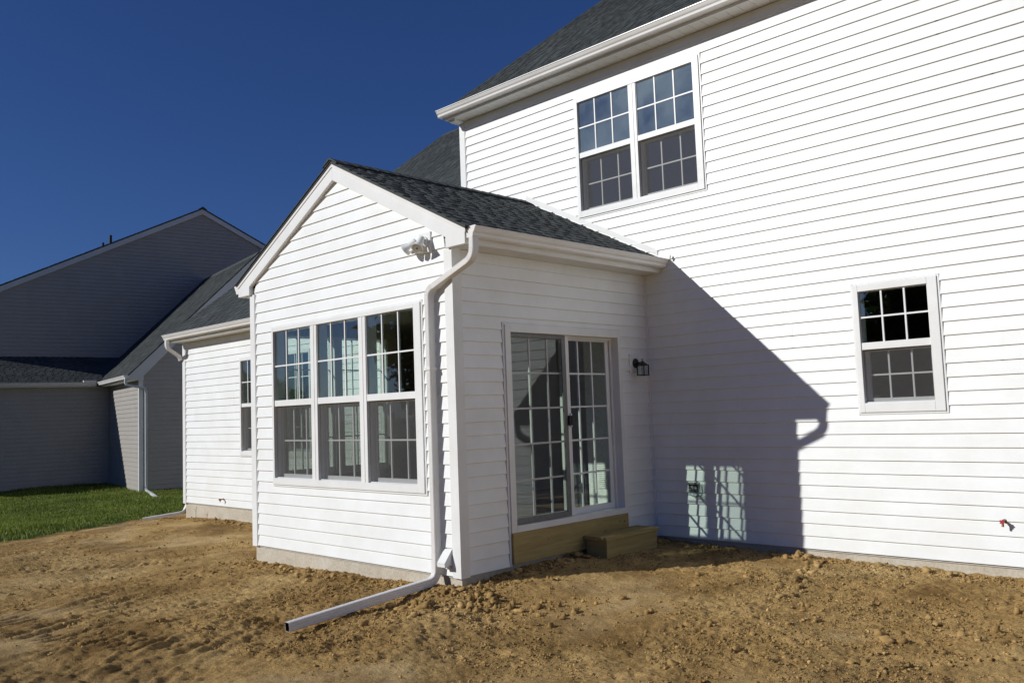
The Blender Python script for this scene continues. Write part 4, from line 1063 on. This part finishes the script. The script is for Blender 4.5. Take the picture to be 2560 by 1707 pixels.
# tall roof
m_ = MB()
for sg in (-1, 1): m_.prism(Sd, [(AV, AZ), (AV + sg * (HW + .3), AZ - .5 * (HW + .3)), (AV + sg * (HW + .3), AZ - .5 * (HW + .3) - .04), (AV, AZ - .04)], -16.3, UB + .10)
nr3 = m_.build('tall_roof', 'shingle', nb_)
for sg in (-1, 1):
    m_ = MB(); m_.prism(Sd, [(AV, AZ - .041), (AV + sg * (HW + .29), AZ - .041 - .5 * (HW + .29)), (AV + sg * (HW + .29), AZ - .22 - .5 * (HW + .29)), (AV, AZ - .22)], UB + .03, UB + .085); m_.build('rake_board', 'trim_grey', nb_)
    O_ = P3(-16.3 if sg < 0 else UB + .1, AV + sg * (HW + .31), AZ + .003 - .5 * (HW + .31)); k5 = math.sqrt(1.25)
    roof_plane('shingle_layer', nr3, O_, n3(1 if sg < 0 else -1, 0, 0), n3(0, -sg / k5, .5 / k5), 16.4 + UB, (HW + .3) * k5, random.Random(43), tabs=False)
m_ = MB(); m_.prism(Sd, [(AV - .15, AZ - .05), (AV, AZ + .055), (AV + .15, AZ - .05), (AV, AZ)], -16.3, UB + .14); m_.build('ridge_cap', 'shingle', nr3)
for (u_, v_, r_, h) in ((-6.4, .42, .05, .36), (-6.4, .18, .04, .20)):
    zb = AZ - .5 * (AV - v_)
    m_ = MB(); m_.lathe(P3(u_, v_, zb - .1), (0, 0, 1), [(r_, 0), (r_, .1 + h), (r_ * .8, .1 + h + .002)], 14); m_.lathe(P3(u_, v_, zb - .03), (0, 0, 1), [(r_ * 2, 0), (r_ * 1.2, .1)], 14); m_.build('vent_pipe', 'black_plastic', nb_)
# neighbour's downspout
q = lambda u_, v_, z_: P3(u_, v_, z_)
pipe('downspout', nb_, fillet([q(.03, WV0 - .06, WZ0 - .1), q(.03, WV0 - .06, WZ0 - .27), q(.10, .12, WZ0 - .37), q(.10, .15, WZ0 - .5)], .1, 5), (uu[0], uu[1], 0), .07, .065, 'trim_grey')
pipe('downspout', nb_, [q(.10, .15, WZ0 - .45), q(.10, .15, NZ + .1)], (uu[0], uu[1], 0), .07, .065, 'trim_grey')
pipe('downspout_outlet', nb_, fillet([q(.10, .15, NZ + .12), q(.12, .14, NZ - .01)] + [(-16.55, 1.15, -.31), (-14.75, 0.60, -.335)], .06, 4), (0, 0, 1), .06, .07, 'trim_grey', hollow=True)

# ------------------------------------------------------------------ lawn
rg = np.random.default_rng(5)
n = 210000
bx = rg.uniform(-24.5, -9.0, n); by = rg.uniform(-6.0, 4.0, n)
# thin out with distance and keep clear of walls
keep = is_grass(bx, by)
hdn = (bx - C0[0]) * uu[0] + (by - C0[1]) * uu[1]; vdn = (bx - C0[0]) * vv[0] + (by - C0[1]) * vv[1]
inside_n = ((hdn < 0.02) & (vdn > -0.02)) | (hdn < UI + .02)
keep &= ~inside_n
keep &= rg.random(n) < np.clip((-10.2 - (bx + 0.2 * by + 0.6)) / 0.9 + 0.15, 0.15, 1.0)
keep &= rg.random(n) < np.clip(fbm(bx, by, 0.9, 4, 97) * 3.0 + 0.95, 0.3, 1.0)
keep &= ~((bx > WL - .05) & (by > -0.98))
bx, by = bx[keep], by[keep]; n = len(bx)
bz = ground_h(bx, by, fine=False)
tall = np.clip(fbm(bx, by, 1.4, 3, 61) * 2.2 + 0.75, 0.35, 1.5)
hd_ = np.abs(np.where(vdn[keep] < 0, hdn[keep] - UI, 3))
hh = (0.05 + 0.055 * rg.random(n)) * tall * np.where(np.minimum(np.abs(hd_), 3) < 0.35, 1.7, 1.0)
an = rg.uniform(0, 2 * np.pi, n); le = rg.uniform(0.1, 0.7, n) * hh; la = rg.uniform(0, 2 * np.pi, n)
wd_ = rg.uniform(0.004, 0.008, n)
V = np.empty((n, 5, 3), np.float32)
cx_, cy_ = np.cos(an) * wd_, np.sin(an) * wd_
mx_, my_ = bx + np.cos(la) * le * .35, by + np.sin(la) * le * .35
V[:, 0] = np.stack([bx - cx_, by - cy_, bz - .01], 1); V[:, 1] = np.stack([bx + cx_, by + cy_, bz - .01], 1)
V[:, 2] = np.stack([mx_ + cx_ * .8, my_ + cy_ * .8, bz + hh * .6], 1); V[:, 3] = np.stack([mx_ - cx_ * .8, my_ - cy_ * .8, bz + hh * .6], 1)
V[:, 4] = np.stack([bx + np.cos(la) * le, by + np.sin(la) * le, bz + hh], 1)
def np_mesh(name, verts, loops, starts, mat, smooth=False):
    me = bpy.data.meshes.new(name); me.vertices.add(len(verts)); me.vertices.foreach_set('co', verts.astype(np.float32).ravel())
    me.loops.add(len(loops)); me.loops.foreach_set('vertex_index', loops.astype(np.int32))
    me.polygons.add(len(starts)); me.polygons.foreach_set('loop_start', starts.astype(np.int32))
    if smooth: me.polygons.foreach_set('use_smooth', np.ones(len(starts), bool))
    me.update(); me.materials.append(MAT[mat])
    o = bpy.data.objects.new(name, me); col.objects.link(o); return o
b5 = (np.arange(n) * 5)[:, None]
loops = np.concatenate([b5 + np.array([[0, 1, 2, 3]]), b5 + np.array([[3, 2, 4]])], 1).ravel()
starts = (np.arange(n)[:, None] * 7 + np.array([[0, 4]])).ravel()
gr_ = stuff(np_mesh('lawn_grass', V.reshape(-1, 3), loops, starts, 'grass'))
gr_['label'] = 'green lawn grass between the two houses'; gr_['category'] = 'grass'

# ------------------------------------------------------------------ clods of soil
def clods(n, x0, x1, y0, y1, smin, smax, pw, seed, thr):
    rg = np.random.default_rng(seed)
    x = rg.uniform(x0, x1, n); y = rg.uniform(y0, y1, n)
    pr = rough_mask(x, y) * np.clip(fbm(x, y, 0.42, 4, seed, 0.6) * 7 + 0.45, 0.03, 1)
    k = (rg.random(n) < pr + thr) & (house_dist(x, y) > 0.01) & ~is_grass(x, y)
    x, y = x[k], y[k]
    s = smin * (1 - rg.random(len(x))) ** (-1 / pw); s = np.minimum(s, smax)
    return x, y, s
parts_ = [clods(100000, -1.6, 5.0, -5.2, 0.0, .0030, .012, 2.5, 101, .06), clods(26000, -10.5, -1.0, -8.0, -0.9, .0042, .018, 2.7, 102, .04),
          clods(1100, -3.9, 6.0, -3.7, 0.0, .010, .028, 2.6, 104, 0.0)]
# a thicker row at the foot of the walls
rg = np.random.default_rng(9)
bxs, bys = [], []
for (xa, ya, xb, yb, cnt) in ((-3.75, -3.13, 0.05, -3.13, 420), (0.08, -3.1, 0.08, -0.1, 330), (0.1, -0.1, 5.5, -0.1, 560), (-10, -1.05, -3.8, -1.05, 220), (-3.82, -3.0, -3.82, -1.1, 60)):
    t = rg.random(cnt); bxs.append(xa + (xb - xa) * t + np.abs(rg.normal(0, .10, cnt)) * (1 if xa == xb and xa > 0 else 0) - (np.abs(rg.normal(0, .1, cnt)) if xa == xb and xa < 0 else 0))
    bys.append(ya + (yb - ya) * t - (np.abs(rg.normal(0, .13, cnt)) if ya == yb else 0))
for (xa, ya, sx_c, sy_c, cnt) in ((0.35, -3.25, .30, .22, 420), (-0.15, -3.75, .16, .40, 160), (1.0, -3.0, .35, .3, 160), (3.7, -2.1, .5, .5, 200)):
    bxs.append(rg.normal(xa, sx_c, cnt)); bys.append(rg.normal(ya, sy_c, cnt))
tt = rg.random(260); bxs.append(2.17 + 0.26 * tt + rg.normal(0, .06, 260)); bys.append(-0.45 - 1.25 * tt + rg.normal(0, .05, 260))
bxs, bys = np.concatenate(bxs), np.concatenate(bys)
ok_ = house_dist(bxs, bys) > 0.02; bxs, bys = bxs[ok_], bys[ok_]
parts_.append((bxs, bys, np.minimum(.007 * (1 - rg.random(len(bxs))) ** (-1 / 2.3), .036)))
cx_ = np.concatenate([p[0] for p in parts_]); cy_ = np.concatenate([p[1] for p in parts_]); cs_ = np.concatenate([p[2] for p in parts_])
cz_ = ground_h(cx_, cy_)
bm = bmesh.new(); bmesh.ops.create_icosphere(bm, subdivisions=1, radius=1.0)
ico_v = np.array([v.co[:] for v in bm.verts]); bm.faces.ensure_lookup_table(); ico_f = np.array([[v.index for v in f.verts] for f in bm.faces]); bm.free()
def ico2():
    bm = bmesh.new(); bmesh.ops.create_icosphere(bm, subdivisions=2, radius=1.0)
    v = np.array([w.co[:] for w in bm.verts]); f = np.array([[w.index for w in q.verts] for q in bm.faces]); bm.free(); return v, f
def clod_mesh(name, x, y, z, s, iv, jf, seed, smooth):
    rg = np.random.default_rng(seed); n = len(x); k = len(iv)
    V = np.repeat(iv[None], n, 0) * (1 + rg.normal(0, .29, (n, k, 1)))
    V *= s[:, None, None] * rg.uniform(.65, 1.35, (n, 1, 3)) * np.array([1, 1, .78])
    a = rg.uniform(0, 2 * np.pi, n); c, s_ = np.cos(a)[:, None], np.sin(a)[:, None]
    X_ = V[:, :, 0] * c - V[:, :, 1] * s_; Y_ = V[:, :, 0] * s_ + V[:, :, 1] * c
    V = np.stack([X_ + x[:, None], Y_ + y[:, None], V[:, :, 2] + (z + s * .25)[:, None]], 2)
    F = (np.arange(n) * k)[:, None, None] + jf[None]
    return stuff(np_mesh(name, V.reshape(-1, 3), F.ravel(), np.arange(n * len(jf)) * 3, 'clod', smooth))
big = cs_ > 0.014
o = clod_mesh('soil_crumbs', cx_[~big], cy_[~big], cz_[~big], cs_[~big], ico_v, ico_f, 1, False); o['label'] = 'small crumbs of dry soil strewn over the yard'; o['category'] = 'soil'
iv, jf = ico2()
o = clod_mesh('soil_clods', cx_[big], cy_[big], cz_[big], cs_[big], iv, jf, 2, False); o['label'] = 'lumpy clods of brown soil along walls and tracks'; o['category'] = 'soil'
# dry stalks by the wing foundation
for i, (x_, h_) in enumerate(((-9.42, .22), (-8.98, .13))):
    m_ = MB(); z_ = float(ground_h(np.array([x_]), np.array([-1.08]))[0])
    m_.tube([(x_, -1.08, z_ - .02), (x_ + .02, -1.09, z_ + h_ * .5), (x_ + .07, -1.10, z_ + h_)], .004, 5)
    m_.tube([(x_ + .02, -1.09, z_ + h_ * .5), (x_ - .02, -1.10, z_ + h_ * .8)], .003, 5)
    o = m_.build('dry_stalk', 'lumber'); tag(o, ('taller' if i == 0 else 'shorter') + ' dry weed stalk at the foot of the left wing', 'stalk', 'dry stalks')

# ------------------------------------------------------------------ trees behind the viewer, seen in the window panes
def tree_mesh(seed, h, leafmat):
    rg = np.random.default_rng(seed); rr = random.Random(seed)
    tr_ = MB(); tr_.lathe((0, 0, -.3), (0, 0, 1), [(.24, 0), (.17, h * .25), (.10, h * .6), (.03, h * .9)], 9)
    cen = []
    for k in range(22):
        z = h * rr.uniform(.22, .95); r_ = h * .30 * (1 - abs(z / h - .5) * 1.1); a = rr.uniform(0, 6.28); d = r_ * math.sqrt(rr.random())
        c = (math.cos(a) * d, math.sin(a) * d, z); cen.append(c)
        tr_.tube([(0, 0, max(.3, z - h * .14)), (c[0] * .5, c[1] * .5, z - h * .04), c], .035, 5)
    cen = np.array(cen); n = 11000
    i = rg.integers(0, len(cen), n); p = cen[i] + rg.normal(0, 1, (n, 3)) * np.array([h * .062, h * .062, h * .05])
    s = rg.uniform(.16, .36, n); A = rg.normal(0, 1, (n, 3)); A /= np.linalg.norm(A, axis=1)[:, None]
    B = np.cross(A, rg.normal(0, 1, (n, 3))); B /= np.linalg.norm(B, axis=1)[:, None]
    V = np.stack([p - A * s[:, None], p - B * (s * .5)[:, None], p + A * s[:, None], p + B * (s * .5)[:, None]], 1)
    tm = tr_.build('trunk', 'bark')
    cm = np_mesh('crown', V.reshape(-1, 3), np.arange(n * 4), np.arange(n) * 4, leafmat)
    return tm, cm
protos = [tree_mesh(1, 9.0, 'leaf_green'), tree_mesh(2, 10.5, 'leaf_autumn'), tree_mesh(3, 8.0, 'leaf_green')]
first = [True] * 3
spots = [(-27.5, -27.5, 1, 1.05), (-27, -32, 1, 1.2), (-31, -32, 1, 0.95), (-26, -29, 1, 1.0), (-44, -27, 0, .38), (-50, -31, 2, .5), (-58, -35, 0, .6), (-66, -36, 2, .8), (-74, -41, 0, .85), (-20, -38, 0, 1.0), (-12, -46, 2, 1.3), (-5, -50, 0, 1.25), (2, -52, 1, 1.1), (9, -50, 2, 1.2), (-1, -62, 2, 1.7), (-9, -58, 0, 1.6), (-16, -60, 2, 1.7), (6, -62, 0, 1.6), (-33, -36, 1, 1.0), (-27, -42, 2, 1.2), (-38, -40, 0, 1.0), (-84, -40, 2, 1.0), (-92, -44, 0, 1.0)]
for k, (x_, y_, pi_, sc_) in enumerate(spots):
    t = thing('tree', 'leafy tree beyond the yard, seen only mirrored in the window panes', 'tree', (x_, y_, -0.6), 'trees mirrored in the panes')
    t.scale = (sc_ * 1.15, sc_ * 1.15, sc_); t.rotation_euler = (0, 0, k * 1.7)
    for o in protos[pi_]:
        if first[pi_]: c = o
        else: c = o.copy(); col.objects.link(c)
        c.parent = t; c.matrix_parent_inverse = Matrix.Identity(4)
    first[pi_] = False
